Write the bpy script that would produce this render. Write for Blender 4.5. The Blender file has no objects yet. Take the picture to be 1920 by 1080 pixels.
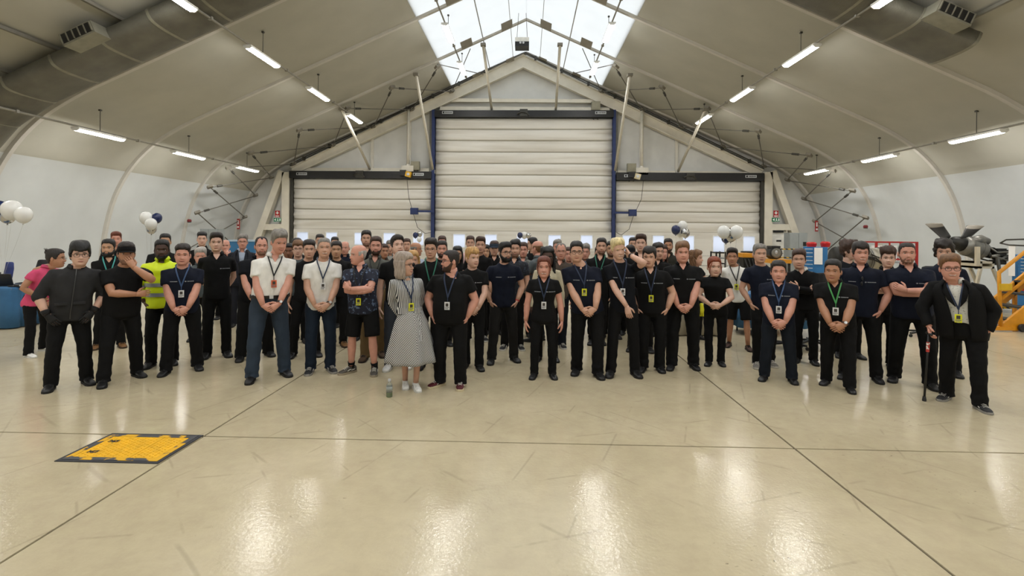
import bpy, bmesh, math, random
import numpy as np
from mathutils import Vector, Matrix, Euler

random.seed(7)
SC = bpy.context.scene
COL = SC.collection
PI = math.pi

# ------------------------------------------------------------------ camera, world, exposure
FPX, PX0, PY0 = 950.0, 960.0, 440.0          # focal length and principal point in pixels of a 1920x1080 frame
CAM_H, YAW, ROLL = 1.80, 0.0300, 0.0085
cam_d = bpy.data.cameras.new('camera')
cam_d.sensor_width = 36.0
cam_d.lens = 36.0 * FPX / 1920.0
cam_d.shift_y = (PY0 - 540.0) / 1920.0
cam_d.clip_end = 200
cam = bpy.data.objects.new('camera', cam_d)
COL.objects.link(cam)
CAM_M = Matrix.Rotation(YAW, 4, 'Z') @ Matrix.Rotation(PI / 2, 4, 'X') @ Matrix.Rotation(ROLL, 4, 'Z')
cam.matrix_world = Matrix.Translation((0, 0, CAM_H)) @ CAM_M
SC.camera = cam

world = bpy.data.worlds.new('overcast_sky')
SC.world = world
world.use_nodes = True
_bg = world.node_tree.nodes['Background']
_bg.inputs['Color'].default_value = (0.97, 0.985, 1.0, 1)
_bg.inputs['Strength'].default_value = 1.35
SC.view_settings.view_transform = 'Standard'
SC.view_settings.look = 'None'
SC.view_settings.gamma = 1.0
SC.view_settings.exposure = 0.0
SC.view_settings.use_curve_mapping = False
SC.cycles.adaptive_threshold = 0.025
SC.cycles.max_bounces = 7; SC.cycles.diffuse_bounces = 4; SC.cycles.glossy_bounces = 3; SC.cycles.transmission_bounces = 6
SC.cycles.sample_clamp_indirect = 6.0
LAMP = 56.0                                   # radiance of the strip lights

def ray(px, py):
    d = CAM_M.to_3x3() @ Vector(((px - PX0) / FPX, -(py - PY0) / FPX, -1.0))
    return d
def on_y(px, py, y):                          # point seen at a pixel of the photograph, at distance y down the hall
    d = ray(px, py); t = y / d.y
    return Vector((d.x * t, y, CAM_H + d.z * t))
def on_floor(px, py, z=0.0):
    d = ray(px, py); t = (z - CAM_H) / d.z
    return Vector((d.x * t, d.y * t, z))

# ------------------------------------------------------------------ materials
def lin(c):
    if isinstance(c, str):
        c = [int(c[i:i + 2], 16) / 255 for i in (0, 2, 4)]
        c = [x / 12.92 if x <= 0.04045 else ((x + 0.055) / 1.055) ** 2.4 for x in c]
    return (c[0], c[1], c[2], 1.0)

MATS = {}
def mat(name, color='808080', rough=0.6, metal=0.0, vary=0.12, scale=6.0, bump=0.0, bscale=60.0, emit=0.0,
        trans=0.0, coat=0.0, spec=0.5, second=None, thr=None, sscale=8.0, sheen=0.0, stretch=None):
    """procedural material: base colour broken by noise; optional second colour cut in by a noise threshold."""
    if name in MATS: return MATS[name]
    m = bpy.data.materials.new(name); m.use_nodes = True
    nt = m.node_tree; b = nt.nodes['Principled BSDF']
    c = lin(color)
    tc = nt.nodes.new('ShaderNodeTexCoord'); src = tc.outputs['Object']
    if stretch:
        mp = nt.nodes.new('ShaderNodeMapping'); mp.inputs['Scale'].default_value = stretch
        nt.links.new(src, mp.inputs['Vector']); src = mp.outputs['Vector']
    n = nt.nodes.new('ShaderNodeTexNoise'); n.inputs['Scale'].default_value = scale; n.inputs['Detail'].default_value = 4
    nt.links.new(src, n.inputs['Vector'])
    r = nt.nodes.new('ShaderNodeValToRGB')
    lo = [x * (1 - vary) for x in c[:3]] + [1]; hi = [min(1, x * (1 + vary)) for x in c[:3]] + [1]
    r.color_ramp.elements[0].position = 0.3; r.color_ramp.elements[0].color = lo
    r.color_ramp.elements[1].position = 0.7; r.color_ramp.elements[1].color = hi
    nt.links.new(n.outputs['Fac'], r.inputs['Fac'])
    out = r.outputs['Color']
    if second is not None:
        n2 = nt.nodes.new('ShaderNodeTexNoise'); n2.inputs['Scale'].default_value = sscale; n2.inputs['Detail'].default_value = 5
        nt.links.new(tc.outputs['Object'], n2.inputs['Vector'])
        r2 = nt.nodes.new('ShaderNodeValToRGB')
        r2.color_ramp.elements[0].position = thr; r2.color_ramp.elements[0].color = (0, 0, 0, 1)
        r2.color_ramp.elements[1].position = thr + 0.04; r2.color_ramp.elements[1].color = (1, 1, 1, 1)
        nt.links.new(n2.outputs['Fac'], r2.inputs['Fac'])
        mx = nt.nodes.new('ShaderNodeMix'); mx.data_type = 'RGBA'
        nt.links.new(r2.outputs['Color'], mx.inputs[0]); nt.links.new(out, mx.inputs[6])
        mx.inputs[7].default_value = lin(second); out = mx.outputs[2]
    nt.links.new(out, b.inputs['Base Color'])
    b.inputs['Roughness'].default_value = rough; b.inputs['Metallic'].default_value = metal
    b.inputs['Specular IOR Level'].default_value = spec
    if coat: b.inputs['Coat Weight'].default_value = coat; b.inputs['Coat Roughness'].default_value = 0.1
    if sheen: b.inputs['Sheen Weight'].default_value = sheen
    if trans: b.inputs['Transmission Weight'].default_value = trans; b.inputs['IOR'].default_value = 1.3
    if emit:
        b.inputs['Emission Color'].default_value = c; b.inputs['Emission Strength'].default_value = emit
    if bump:
        n3 = nt.nodes.new('ShaderNodeTexNoise'); n3.inputs['Scale'].default_value = bscale; n3.inputs['Detail'].default_value = 3
        nt.links.new(src, n3.inputs['Vector'])
        bp = nt.nodes.new('ShaderNodeBump'); bp.inputs['Strength'].default_value = bump; bp.inputs['Distance'].default_value = 0.01
        nt.links.new(n3.outputs['Fac'], bp.inputs['Height']); nt.links.new(bp.outputs['Normal'], b.inputs['Normal'])
    MATS[name] = m
    return m

def translucent(name, color, w=0.9):
    if name in MATS: return MATS[name]
    m = bpy.data.materials.new(name); m.use_nodes = True; nt = m.node_tree
    for nd in list(nt.nodes):
        if nd.type != 'OUTPUT_MATERIAL': nt.nodes.remove(nd)
    o = [x for x in nt.nodes if x.type == 'OUTPUT_MATERIAL'][0]
    t = nt.nodes.new('ShaderNodeBsdfTranslucent'); d = nt.nodes.new('ShaderNodeBsdfDiffuse'); mx = nt.nodes.new('ShaderNodeMixShader')
    n = nt.nodes.new('ShaderNodeTexNoise'); n.inputs['Scale'].default_value = 1.5
    tc = nt.nodes.new('ShaderNodeTexCoord'); nt.links.new(tc.outputs['Object'], n.inputs['Vector'])
    r = nt.nodes.new('ShaderNodeValToRGB'); c = lin(color)
    r.color_ramp.elements[0].color = [x * 0.94 for x in c[:3]] + [1]; r.color_ramp.elements[1].color = c
    nt.links.new(n.outputs['Fac'], r.inputs['Fac']); nt.links.new(r.outputs['Color'], t.inputs['Color'])
    d.inputs['Color'].default_value = c
    mx.inputs['Fac'].default_value = 1 - w
    nt.links.new(t.outputs[0], mx.inputs[1]); nt.links.new(d.outputs[0], mx.inputs[2]); nt.links.new(mx.outputs[0], o.inputs['Surface'])
    MATS[name] = m
    return m

# ------------------------------------------------------------------ mesh builder
class MB:
    def __init__(self): self.v = []; self.f = []; self.m = []
    def add(self, vs, fs, mi=0, M=None):
        o = len(self.v)
        if M is not None: vs = [M @ Vector(p) for p in vs]
        self.v += [tuple(p) for p in vs]
        self.f += [tuple(o + i for i in f) for f in fs]
        self.m += [mi] * len(fs)
        return self
    def box(self, x0, x1, y0, y1, z0, z1, mi=0, M=None):
        vs = [(x, y, z) for x in (x0, x1) for y in (y0, y1) for z in (z0, z1)]
        fs = [(0, 1, 3, 2), (4, 6, 7, 5), (0, 4, 5, 1), (2, 3, 7, 6), (0, 2, 6, 4), (1, 5, 7, 3)]
        return self.add(vs, fs, mi, M)
    def bar(self, a, b, w, h=None, mi=0, up=(0, 0, 1)):          # rectangular bar from a to b
        a = Vector(a); b = Vector(b); h = h or w
        d = (b - a).normalized(); u = Vector(up)
        if abs(d.dot(u)) > 0.98: u = Vector((0, 1, 0))
        s = d.cross(u).normalized(); u = s.cross(d)
        vs = [p + s * sx * w / 2 + u * sz * h / 2 for p in (a, b) for sx in (-1, 1) for sz in (-1, 1)]
        return self.add(vs, [(0, 1, 3, 2), (4, 6, 7, 5), (0, 4, 5, 1), (2, 3, 7, 6), (0, 2, 6, 4), (1, 5, 7, 3)], mi)
    def loft(self, rings, mi=0, caps=True, closed=True):
        k = len(rings[0]); o = len(self.v)
        for r in rings: self.v += [tuple(p) for p in r]
        fs = []
        kk = k if closed else k - 1
        for i in range(len(rings) - 1):
            for j in range(kk):
                a = i * k + j; b = i * k + (j + 1) % k
                fs.append((a, b, b + k, a + k))
        if caps and closed:
            fs.append(tuple(range(k))[::-1]); fs.append(tuple((len(rings) - 1) * k + j for j in range(k)))
        self.f += [tuple(o + i for i in f) for f in fs]; self.m += [mi] * len(fs)
        return self
    def tube(self, pts, radii, seg=10, mi=0, caps=True, flat=1.0):
        pts = [Vector(p) for p in pts]
        if not hasattr(radii, '__len__'): radii = [radii] * len(pts)
        rings = []; prev = None
        for i, p in enumerate(pts):
            d = (pts[min(i + 1, len(pts) - 1)] - pts[max(i - 1, 0)]).normalized()
            if prev is None:
                u = Vector((0, 0, 1)) if abs(d.z) < 0.9 else Vector((0, 1, 0))
                s = d.cross(u).normalized()
            else:
                s = (prev - d * prev.dot(d)).normalized()
            prev = s; t = d.cross(s)
            rings.append([p + (s * math.cos(2 * PI * j / seg) + t * math.sin(2 * PI * j / seg) * flat) * radii[i] for j in range(seg)])
        return self.loft(rings, mi, caps)
    def lathe(self, prof, seg=16, mi=0, M=None):                 # profile of (r, z)
        o = len(self.v); vs = []
        for r, z in prof:
            vs += [(r * math.cos(2 * PI * j / seg), r * math.sin(2 * PI * j / seg), z) for j in range(seg)]
        fs = []
        for i in range(len(prof) - 1):
            for j in range(seg):
                a = i * seg + j; b = i * seg + (j + 1) % seg
                fs.append((a, b, b + seg, a + seg))
        fs.append(tuple(range(seg))[::-1]); fs.append(tuple((len(prof) - 1) * seg + j for j in range(seg)))
        return self.add(vs, fs, mi, M)
    def ball(self, c, r, mi=0, seg=12, rings=8, M=None):
        c = Vector(c); r = Vector(r) if hasattr(r, '__len__') else Vector((r, r, r))
        prof = []
        rr = []
        for i in range(rings + 1):
            a = -PI / 2 + PI * i / rings
            ca = max(math.cos(a), 0.02)
            rr.append([c + Vector((r.x * ca * math.cos(2 * PI * j / seg), r.y * ca * math.sin(2 * PI * j / seg), r.z * math.sin(a))) for j in range(seg)])
        if M is not None: rr = [[M @ p for p in q] for q in rr]
        return self.loft(rr, mi)
    def prism(self, poly, d, mi=0):                              # polygon (3D points) swept along vector d
        d = Vector(d); k = len(poly); poly = [Vector(p) for p in poly]
        vs = poly + [p + d for p in poly]
        fs = [tuple(range(k))[::-1], tuple(range(k, 2 * k))] + [(j, (j + 1) % k, (j + 1) % k + k, j + k) for j in range(k)]
        return self.add(vs, fs, mi)
    def mesh(self, name, mats, smooth=False):
        me = bpy.data.meshes.new(name)
        me.from_pydata(self.v, [], self.f)
        if not isinstance(mats, (list, tuple)): mats = [mats]
        for x in mats: me.materials.append(x)
        me.polygons.foreach_set('material_index', np.array(self.m, dtype=np.int32))
        if smooth: me.polygons.foreach_set('use_smooth', np.ones(len(self.f), dtype=bool))
        bm = bmesh.new(); bm.from_mesh(me); bmesh.ops.recalc_face_normals(bm, faces=bm.faces); bm.to_mesh(me); bm.free()
        me.update()
        return me
    def build(self, name, mats, parent=None, loc=None, smooth=False, rotz=0.0):
        return put(name, self.mesh(name, mats, smooth), parent, loc, rotz)

def put(name, me, parent=None, loc=None, rotz=0.0):
    o = bpy.data.objects.new(name, me); COL.objects.link(o)
    if parent is not None: o.parent = parent
    if loc is not None: o.location = loc
    if rotz: o.rotation_euler = (0, 0, rotz)
    return o
def thing(name, label, cat, loc=(0, 0, 0), rotz=0.0, group=None):
    return tag(put(name, None, None, loc, rotz), label, cat, group)
def tag(o, label, cat, group=None):
    o['label'] = label; o['category'] = cat
    if group: o['group'] = group
    return o
def struct(o, label=None):
    o['kind'] = 'structure'
    if label: o['label'] = label
    return o
def sm_angle(o, deg=40):
    o.data.polygons.foreach_set('use_smooth', np.ones(len(o.data.polygons), dtype=bool))
    try: o.data.set_sharp_from_angle(angle=math.radians(deg))
    except Exception: pass
    return o
def bez(a, b, sag, n=12):
    a = Vector(a); b = Vector(b)
    return [a.lerp(b, i / n) + Vector((0, 0, -sag * 4 * (i / n) * (1 - i / n))) for i in range(n + 1)]
# ------------------------------------------------------------------ the hall
WY, BAY, Y_BACK = 23.7, 3.8, -9.0
CX = -0.10                                    # centre line of the hall
PROF = [(13.80, 0.0), (13.76, 1.2), (13.45, 2.66), (12.92, 3.74), (12.16, 4.58), (11.2, 5.2), (10.2, 5.67)]
ROOF = [(10.2, 5.67), (3.5, 8.70), (0.0, 10.28)]
def prof_pts(side, off=0.0):                  # inner profile of the hall from floor to ridge, moved inwards by off
    pts = [Vector((x, z)) for x, z in PROF] + [Vector(p) for p in ROOF[1:]]
    out = []
    for i, p in enumerate(pts):
        a = pts[max(i - 1, 0)]; b = pts[min(i + 1, len(pts) - 1)]
        t = (b - a).normalized(); n = Vector((-t.y, t.x))
        if i == len(pts) - 1: n = Vector((0, -1.05))
        q = p + (n if n.x < 0 or i == len(pts) - 1 else -n) * off
        out.append((CX + side * q.x, q.y))
    return out

# floor: pale resin-coated concrete slabs with open joints
def floor_material():
    m = bpy.data.materials.new('cream resin floor'); m.use_nodes = True; nt = m.node_tree; b = nt.nodes['Principled BSDF']
    L = nt.links.new; N = nt.nodes.new
    geo = N('ShaderNodeNewGeometry'); pos = geo.outputs['Position']
    n1 = N('ShaderNodeTexNoise'); n1.inputs['Scale'].default_value = 0.9; n1.inputs['Detail'].default_value = 6; L(pos, n1.inputs['Vector'])
    r1 = N('ShaderNodeValToRGB'); r1.color_ramp.elements[0].position = 0.3; r1.color_ramp.elements[1].position = 0.72
    r1.color_ramp.elements[0].color = lin('BCB092'); r1.color_ramp.elements[1].color = lin('CCC0A3'); L(n1.outputs['Fac'], r1.inputs['Fac'])
    col = r1.outputs['Color']
    def marks(rot, sx, sy, thr, amount, mask_scale, mask_thr, dark):
        nonlocal col
        mp = N('ShaderNodeMapping'); mp.inputs['Rotation'].default_value = (0, 0, rot); mp.inputs['Scale'].default_value = (sx, sy, 1)
        L(pos, mp.inputs['Vector'])
        n = N('ShaderNodeTexNoise'); n.inputs['Scale'].default_value = 1.0; n.inputs['Detail'].default_value = 5; n.inputs['Roughness'].default_value = 0.65
        L(mp.outputs['Vector'], n.inputs['Vector'])
        r = N('ShaderNodeValToRGB'); r.color_ramp.elements[0].position = thr; r.color_ramp.elements[1].position = thr + 0.05
        L(n.outputs['Fac'], r.inputs['Fac'])
        k = N('ShaderNodeTexNoise'); k.inputs['Scale'].default_value = mask_scale; k.inputs['Detail'].default_value = 3
        L(mp.outputs['Vector'] if False else pos, k.inputs['Vector'])
        rk = N('ShaderNodeValToRGB'); rk.color_ramp.elements[0].position = mask_thr; rk.color_ramp.elements[1].position = mask_thr + 0.1
        L(k.outputs['Fac'], rk.inputs['Fac'])
        mu = N('ShaderNodeMath'); mu.operation = 'MULTIPLY'; L(r.outputs['Color'], mu.inputs[0]); L(rk.outputs['Color'], mu.inputs[1])
        mu2 = N('ShaderNodeMath'); mu2.operation = 'MULTIPLY'; L(mu.outputs[0], mu2.inputs[0]); mu2.inputs[1].default_value = amount
        mx = N('ShaderNodeMix'); mx.data_type = 'RGBA'; L(mu2.outputs[0], mx.inputs[0]); L(col, mx.inputs[6]); mx.inputs[7].default_value = lin(dark)
        col = mx.outputs[2]
    def lines(rot, sc, dist, thr, amount, mask_scale, mask_thr, dark):
        nonlocal col
        mp = N('ShaderNodeMapping'); mp.inputs['Rotation'].default_value = (0, 0, rot); mp.inputs['Location'].default_value = (rot * 3.1, rot, 0); L(pos, mp.inputs['Vector'])
        w = N('ShaderNodeTexWave'); w.inputs['Scale'].default_value = sc; w.inputs['Distortion'].default_value = dist; w.inputs['Detail'].default_value = 3; w.inputs['Detail Scale'].default_value = 0.35
        L(mp.outputs['Vector'], w.inputs['Vector'])
        r = N('ShaderNodeValToRGB'); r.color_ramp.elements[0].position = thr; r.color_ramp.elements[1].position = min(1, thr + .00015); L(w.outputs['Fac'], r.inputs['Fac'])
        k = N('ShaderNodeTexNoise'); k.inputs['Scale'].default_value = mask_scale; k.inputs['Detail'].default_value = 6; L(mp.outputs['Vector'], k.inputs['Vector'])
        rk = N('ShaderNodeValToRGB'); rk.color_ramp.elements[0].position = mask_thr; rk.color_ramp.elements[1].position = mask_thr + 0.06; L(k.outputs['Fac'], rk.inputs['Fac'])
        mu = N('ShaderNodeMath'); mu.operation = 'MULTIPLY'; L(r.outputs['Color'], mu.inputs[0]); L(rk.outputs['Color'], mu.inputs[1])
        mu2 = N('ShaderNodeMath'); mu2.operation = 'MULTIPLY'; L(mu.outputs[0], mu2.inputs[0]); mu2.inputs[1].default_value = amount
        mx = N('ShaderNodeMix'); mx.data_type = 'RGBA'; L(mu2.outputs[0], mx.inputs[0]); L(col, mx.inputs[6]); mx.inputs[7].default_value = lin(dark)
        col = mx.outputs[2]
    lines(0.35, 0.55, 2.0, .99980, .22, 1.7, .52, '6B6353')
    lines(1.25, 0.45, 3.0, .99985, .22, 2.1, .53, '6B6353')
    lines(-0.7, 0.60, 4.0, .99980, .2, 1.8, .54, '6B6353')
    lines(2.2, 0.35, 6.0, .99985, .22, 1.5, .52, '726A59')
    nf = N('ShaderNodeTexNoise'); nf.inputs['Scale'].default_value = 7; nf.inputs['Detail'].default_value = 8; nf.inputs['Roughness'].default_value = .7; L(pos, nf.inputs['Vector'])
    rf = N('ShaderNodeValToRGB'); rf.color_ramp.elements[0].position = .35; rf.color_ramp.elements[0].color = (.90, .88, .88, 1); rf.color_ramp.elements[1].position = .68; rf.color_ramp.elements[1].color = (1.0, 1.0, .98, 1)
    L(nf.outputs['Fac'], rf.inputs['Fac'])
    mm = N('ShaderNodeMix'); mm.data_type = 'RGBA'; mm.blend_type = 'MULTIPLY'; mm.inputs[0].default_value = 1; L(col, mm.inputs[6]); L(rf.outputs['Color'], mm.inputs[7]); col = mm.outputs[2]
    marks(0.9, 70.0, 70.0, 0.68, 0.8, 2.2, 0.50, '4A4232')
    marks(0.4, 26.0, 34.0, 0.63, 0.7, 1.1, 0.56, '4A453B')
    marks(-0.8, 45.0, 14.0, 0.64, 0.6, 0.8, 0.58, '565044')
    marks(1.1, 7.0, 30.0, 0.66, 0.5, 1.5, 0.58, '565044')
    L(col, b.inputs['Base Color'])
    rr = N('ShaderNodeMapRange'); rr.inputs['To Min'].default_value = 0.11; rr.inputs['To Max'].default_value = 0.20
    L(n1.outputs['Fac'], rr.inputs['Value']); L(rr.outputs['Result'], b.inputs['Roughness'])
    b.inputs['Specular IOR Level'].default_value = 0.5
    nb = N('ShaderNodeTexNoise'); nb.inputs['Scale'].default_value = 38; nb.inputs['Detail'].default_value = 3; L(pos, nb.inputs['Vector'])
    bp = N('ShaderNodeBump'); bp.inputs['Strength'].default_value = 0.12; bp.inputs['Distance'].default_value = 0.01
    L(nb.outputs['Fac'], bp.inputs['Height']); L(bp.outputs['Normal'], b.inputs['Normal'])
    return m
M_floor = floor_material()
M_joint = mat('dark joint filler', '2A2723', 0.9)
floor = struct(MB().box(-14.2, 14.2, Y_BACK - 0.3, WY + 0.4, -0.14, -0.012).build('floor', M_joint), 'cream resin-coated concrete floor with dark joints')
JX1 = on_floor(382, 818); JX2 = on_floor(1490, 841)
jx = [-14.2, JX1.x - 5.15, JX1.x, JX2.x, JX2.x + 5.15, 14.2]
jy = [Y_BACK - 0.3, -1.3, (JX1.y + JX2.y) / 2, 10.4, 16.4, WY + 0.4]
for i in range(len(jx) - 1):
    for j in range(len(jy) - 1):
        g = 0.009
        x0, x1, y0, y1 = jx[i] + g, jx[i + 1] - g, jy[j] + g, jy[j + 1] - g
        MB().add([(x0, y0, -0.05), (x1, y0, -0.05), (x1, y1, -0.05), (x0, y1, -0.05), (x0, y0, -0.003), (x1, y0, -0.003), (x1, y1, -0.003), (x0, y1, -0.003),
                  (x0 + .001, y0 + .001, 0), (x1 - .001, y0 + .001, 0), (x1 - .001, y1 - .001, 0), (x0 + .001, y1 - .001, 0)],
                 [(3, 2, 1, 0), (0, 1, 5, 4), (1, 2, 6, 5), (2, 3, 7, 6), (3, 0, 4, 7), (4, 5, 9, 8), (5, 6, 10, 9), (6, 7, 11, 10), (7, 4, 8, 11), (8, 9, 10, 11)]).build('slab', M_floor, floor)

# walls, roof lining, skylight
M_wall = mat('white lower lining fabric', 'BCC0C0', 0.75, vary=0.05, scale=1.2, bump=0.12, bscale=3.0)
M_roof = mat('cream-grey upper lining fabric', 'A6A498', 0.78, vary=0.05, scale=1.2, bump=0.12, bscale=3.0)
M_rib = mat('white rib sleeve', 'B9B6AE', 0.7, vary=0.04)
M_steel_white = mat('white painted steel', 'D2CEC2', 0.45, vary=0.06, scale=3.0)
M_grey_steel = mat('grey galvanised steel', '77756E', 0.5, 0.6, vary=0.15)
M_dark_steel = mat('dark wire steel', '45443F', 0.5, 0.6, vary=0.15)
def sweep(pts, y0, y1, name, material, thick=0.08, seg=1):
    mb = MB(); n = len(pts)
    ctr = Vector((CX, 4.0))
    for x, z in pts: pass
    inn = [Vector(p) for p in pts]; out = []
    for i, p in enumerate(inn):
        a = inn[max(i - 1, 0)]; b = inn[min(i + 1, n - 1)]
        t = (b - a).normalized(); nn = Vector((-t.y, t.x))
        if nn.dot(p - ctr) < 0: nn = -nn
        out.append(p + nn * thick)
    vs = []; fs = []
    for y in (y0, y1):
        vs += [(p.x, y, p.y) for p in inn] + [(p.x, y, p.y) for p in out]
    m2 = 2 * n
    for i in range(n - 1):
        fs += [(i, i + 1, m2 + i + 1, m2 + i), (n + i, m2 + n + i, m2 + n + i + 1, n + i + 1)]
        fs += [(i, n + i, n + i + 1, i + 1), (m2 + i, m2 + i + 1, m2 + n + i + 1, m2 + n + i)]
    fs += [(0, m2, m2 + n, n), (n - 1, n + n - 1, m2 + n + n - 1, m2 + n - 1)]
    mb.add(vs, fs)
    return mb.build(name, material, smooth=False)
def smooth_prof(side):                        # finer curve for the wall
    p = [Vector(q) for q in PROF]; out = []
    P2 = [p[0] * 2 - p[1]] + p + [Vector((9.2, 6.12))]
    for i in range(1, len(P2) - 2):
        for k in range(4):
            t = k / 4
            a, b, c, d = P2[i - 1], P2[i], P2[i + 1], P2[i + 2]
            q = 0.5 * ((2 * b) + (c - a) * t + (2 * a - 5 * b + 4 * c - d) * t * t + (3 * b - a - 3 * c + d) * t ** 3)
            out.append((CX + side * q.x, q.y))
    out.append((CX + side * PROF[-1][0], PROF[-1][1]))
    return out
for side, nm in ((-1, 'left'), (1, 'right')):
    w = sweep(smooth_prof(side), Y_BACK, WY + 0.3, 'wall_' + nm, M_wall); sm_angle(w, 50)
    w.data.materials.append(M_roof)
    for q in w.data.polygons: q.material_index = 1 if q.center.z > 3.66 else 0
    struct(w, 'white curved fabric-lined side wall on the ' + nm)
cb = MB()
for side in (-1, 1):
    s = Vector((-side * 0.0, 0))
    (x0, z0), (x1, z1) = ROOF[0], ROOF[1]
    poly = [(CX + side * x0, Y_BACK, z0), (CX + side * x1, Y_BACK, z1), (CX + side * x1, Y_BACK, z1 + 0.08), (CX + side * x0, Y_BACK, z0 + 0.08)]
    cb.prism(poly, (0, WY + 0.3 - Y_BACK, 0))
struct(cb.build('ceiling', M_roof), 'pale fabric-lined pitched roof of the hangar')
M_sky = translucent('milky skylight sheet', 'F4F6F6', 0.95)
M_seam = mat('grey skylight seam', 'A9AAA8', 0.7)
win1 = struct(put('window_1', None), 'milky translucent skylight along the ridge')
ARCH_Y = [WY - BAY * k for k in range(9)]
ys = sorted([y for y in ARCH_Y if y > Y_BACK]); ys = [Y_BACK] + ys[:-1] + [WY + 0.3]
for a, b in zip(ys[:-1], ys[1:]):
    for side in (-1, 1):
        (x1, z1), (x2, z2) = ROOF[1], ROOF[2]
        xs = [x1, 1.7, 0.0]
        for xa, xb in zip(xs[:-1], xs[1:]):
            za = z1 + (x1 - xa) / (x1 - x2) * (z2 - z1); zb = z1 + (x1 - xb) / (x1 - x2) * (z2 - z1)
            MB().prism([(CX + side * xa, a, za), (CX + side * xb, a, zb), (CX + side * xb, a, zb + 0.01), (CX + side * xa, a, za + 0.01)], (0, b - a, 0)).build('panel', M_sky, win1)
def roof_z(x):                                # underside of the lining at distance x from the centre line
    x = abs(x - CX)
    if x < 3.5: return 8.70 + (3.5 - x) / 3.5 * 1.58
    return 5.67 + (10.2 - x) / 6.7 * 3.03
for side in (-1, 1):
    for xx in (1.7, 0.62):
        MB().bar((CX + side * xx, Y_BACK, roof_z(CX + side * xx) - 0.02), (CX + side * xx, WY, roof_z(CX + side * xx) - 0.02), 0.035 if xx > 1 else 0.02, 0.03).build('seam', M_seam, win1)

# arch ribs: one bent band on every frame
trim_n = 0
def rib(y, w, d, material, name=None):
    global trim_n
    trim_n += 1
    parts = []
    mb = MB()
    def path(off):
        L_ = [Vector((x, z)) for x, z in smooth_prof(-1)] + [Vector((CX - 3.5, 8.70)), Vector((CX, 10.28))]
        R_ = [Vector((x, z)) for x, z in smooth_prof(1)] + [Vector((CX + 3.5, 8.70))]
        pts = L_ + R_[::-1]
        o = []
        for i, p in enumerate(pts):
            a = pts[max(i - 1, 0)]; b = pts[min(i + 1, len(pts) - 1)]
            t = (b - a).normalized(); o.append(p + Vector((t.y, -t.x)) * off)
        return o
    i0 = path(0.0); i1 = path(d); n = len(i0)
    vs = [(p.x, y - w / 2, p.y) for p in i0] + [(p.x, y - w / 2 + 0.03, p.y) for p in i1] + [(p.x, y + w / 2 - 0.03, p.y) for p in i1] + [(p.x, y + w / 2, p.y) for p in i0]
    fs = []
    for i in range(n - 1):
        for k in range(3): fs.append((k * n + i, k * n + i + 1, (k + 1) * n + i + 1, (k + 1) * n + i))
    fs += [(0, n, 2 * n, 3 * n), (n - 1, 2 * n - 1, 3 * n - 1, 4 * n - 1)]
    mb.add(vs, fs)
    o = mb.build('trim_%d' % trim_n, material); sm_angle(o, 50)
    return struct(o, name or 'bent white arch rib of the hall frame')
ribs = {}
for k, y in enumerate(ARCH_Y):
    if y > Y_BACK: ribs[k] = rib(y - (0.12 if k == 0 else 0), 0.17 if k else 0.3, 0.07, M_rib)
M_plate = mat('taupe gusset plate', '8B867A', 0.6, vary=0.1)
for k in (0, 1, 2, 3):                       # gusset plates where the ribs cross the skylight
    for side in (-1, 1):
        for xx in (0.75, 2.3):
            w = 0.42 if k else 0.36
            x0, x1 = CX + side * (xx - w / 2), CX + side * (xx + w / 2)
            y1 = ARCH_Y[k] - 0.1; y0 = y1 - (0.62 if k else 0.45)
            MB().prism([(x0, y0, roof_z(x0) - 0.06), (x1, y0, roof_z(x1) - 0.06), (x1, y1, roof_z(x1) - 0.10), (x0, y1, roof_z(x0) - 0.10)], (0, 0, -0.02)).build('gusset_plate', M_plate, ribs[k])

# end walls
M_gable = mat('white gable lining', 'D0D0CC', 0.75, vary=0.06, scale=1.5)
def gable(y, name, label):
    pts = [(x, z) for x, z in smooth_prof(-1)] + [(CX - 3.5, 8.70), (CX, 10.28), (CX + 3.5, 8.70)] + smooth_prof(1)[::-1]
    return struct(MB().prism([(x, y, z) for x, z in pts], (0, 0.12, 0)).build(name, M_gable), label)
wall_end = gable(WY + 0.18, 'wall_back', 'white gable wall at the far end of the hall')
gable(Y_BACK - 0.12, 'wall_front', 'white gable wall behind the camera')
def W(px, py, d=0.0): return on_y(px, py, WY - d)

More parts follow.
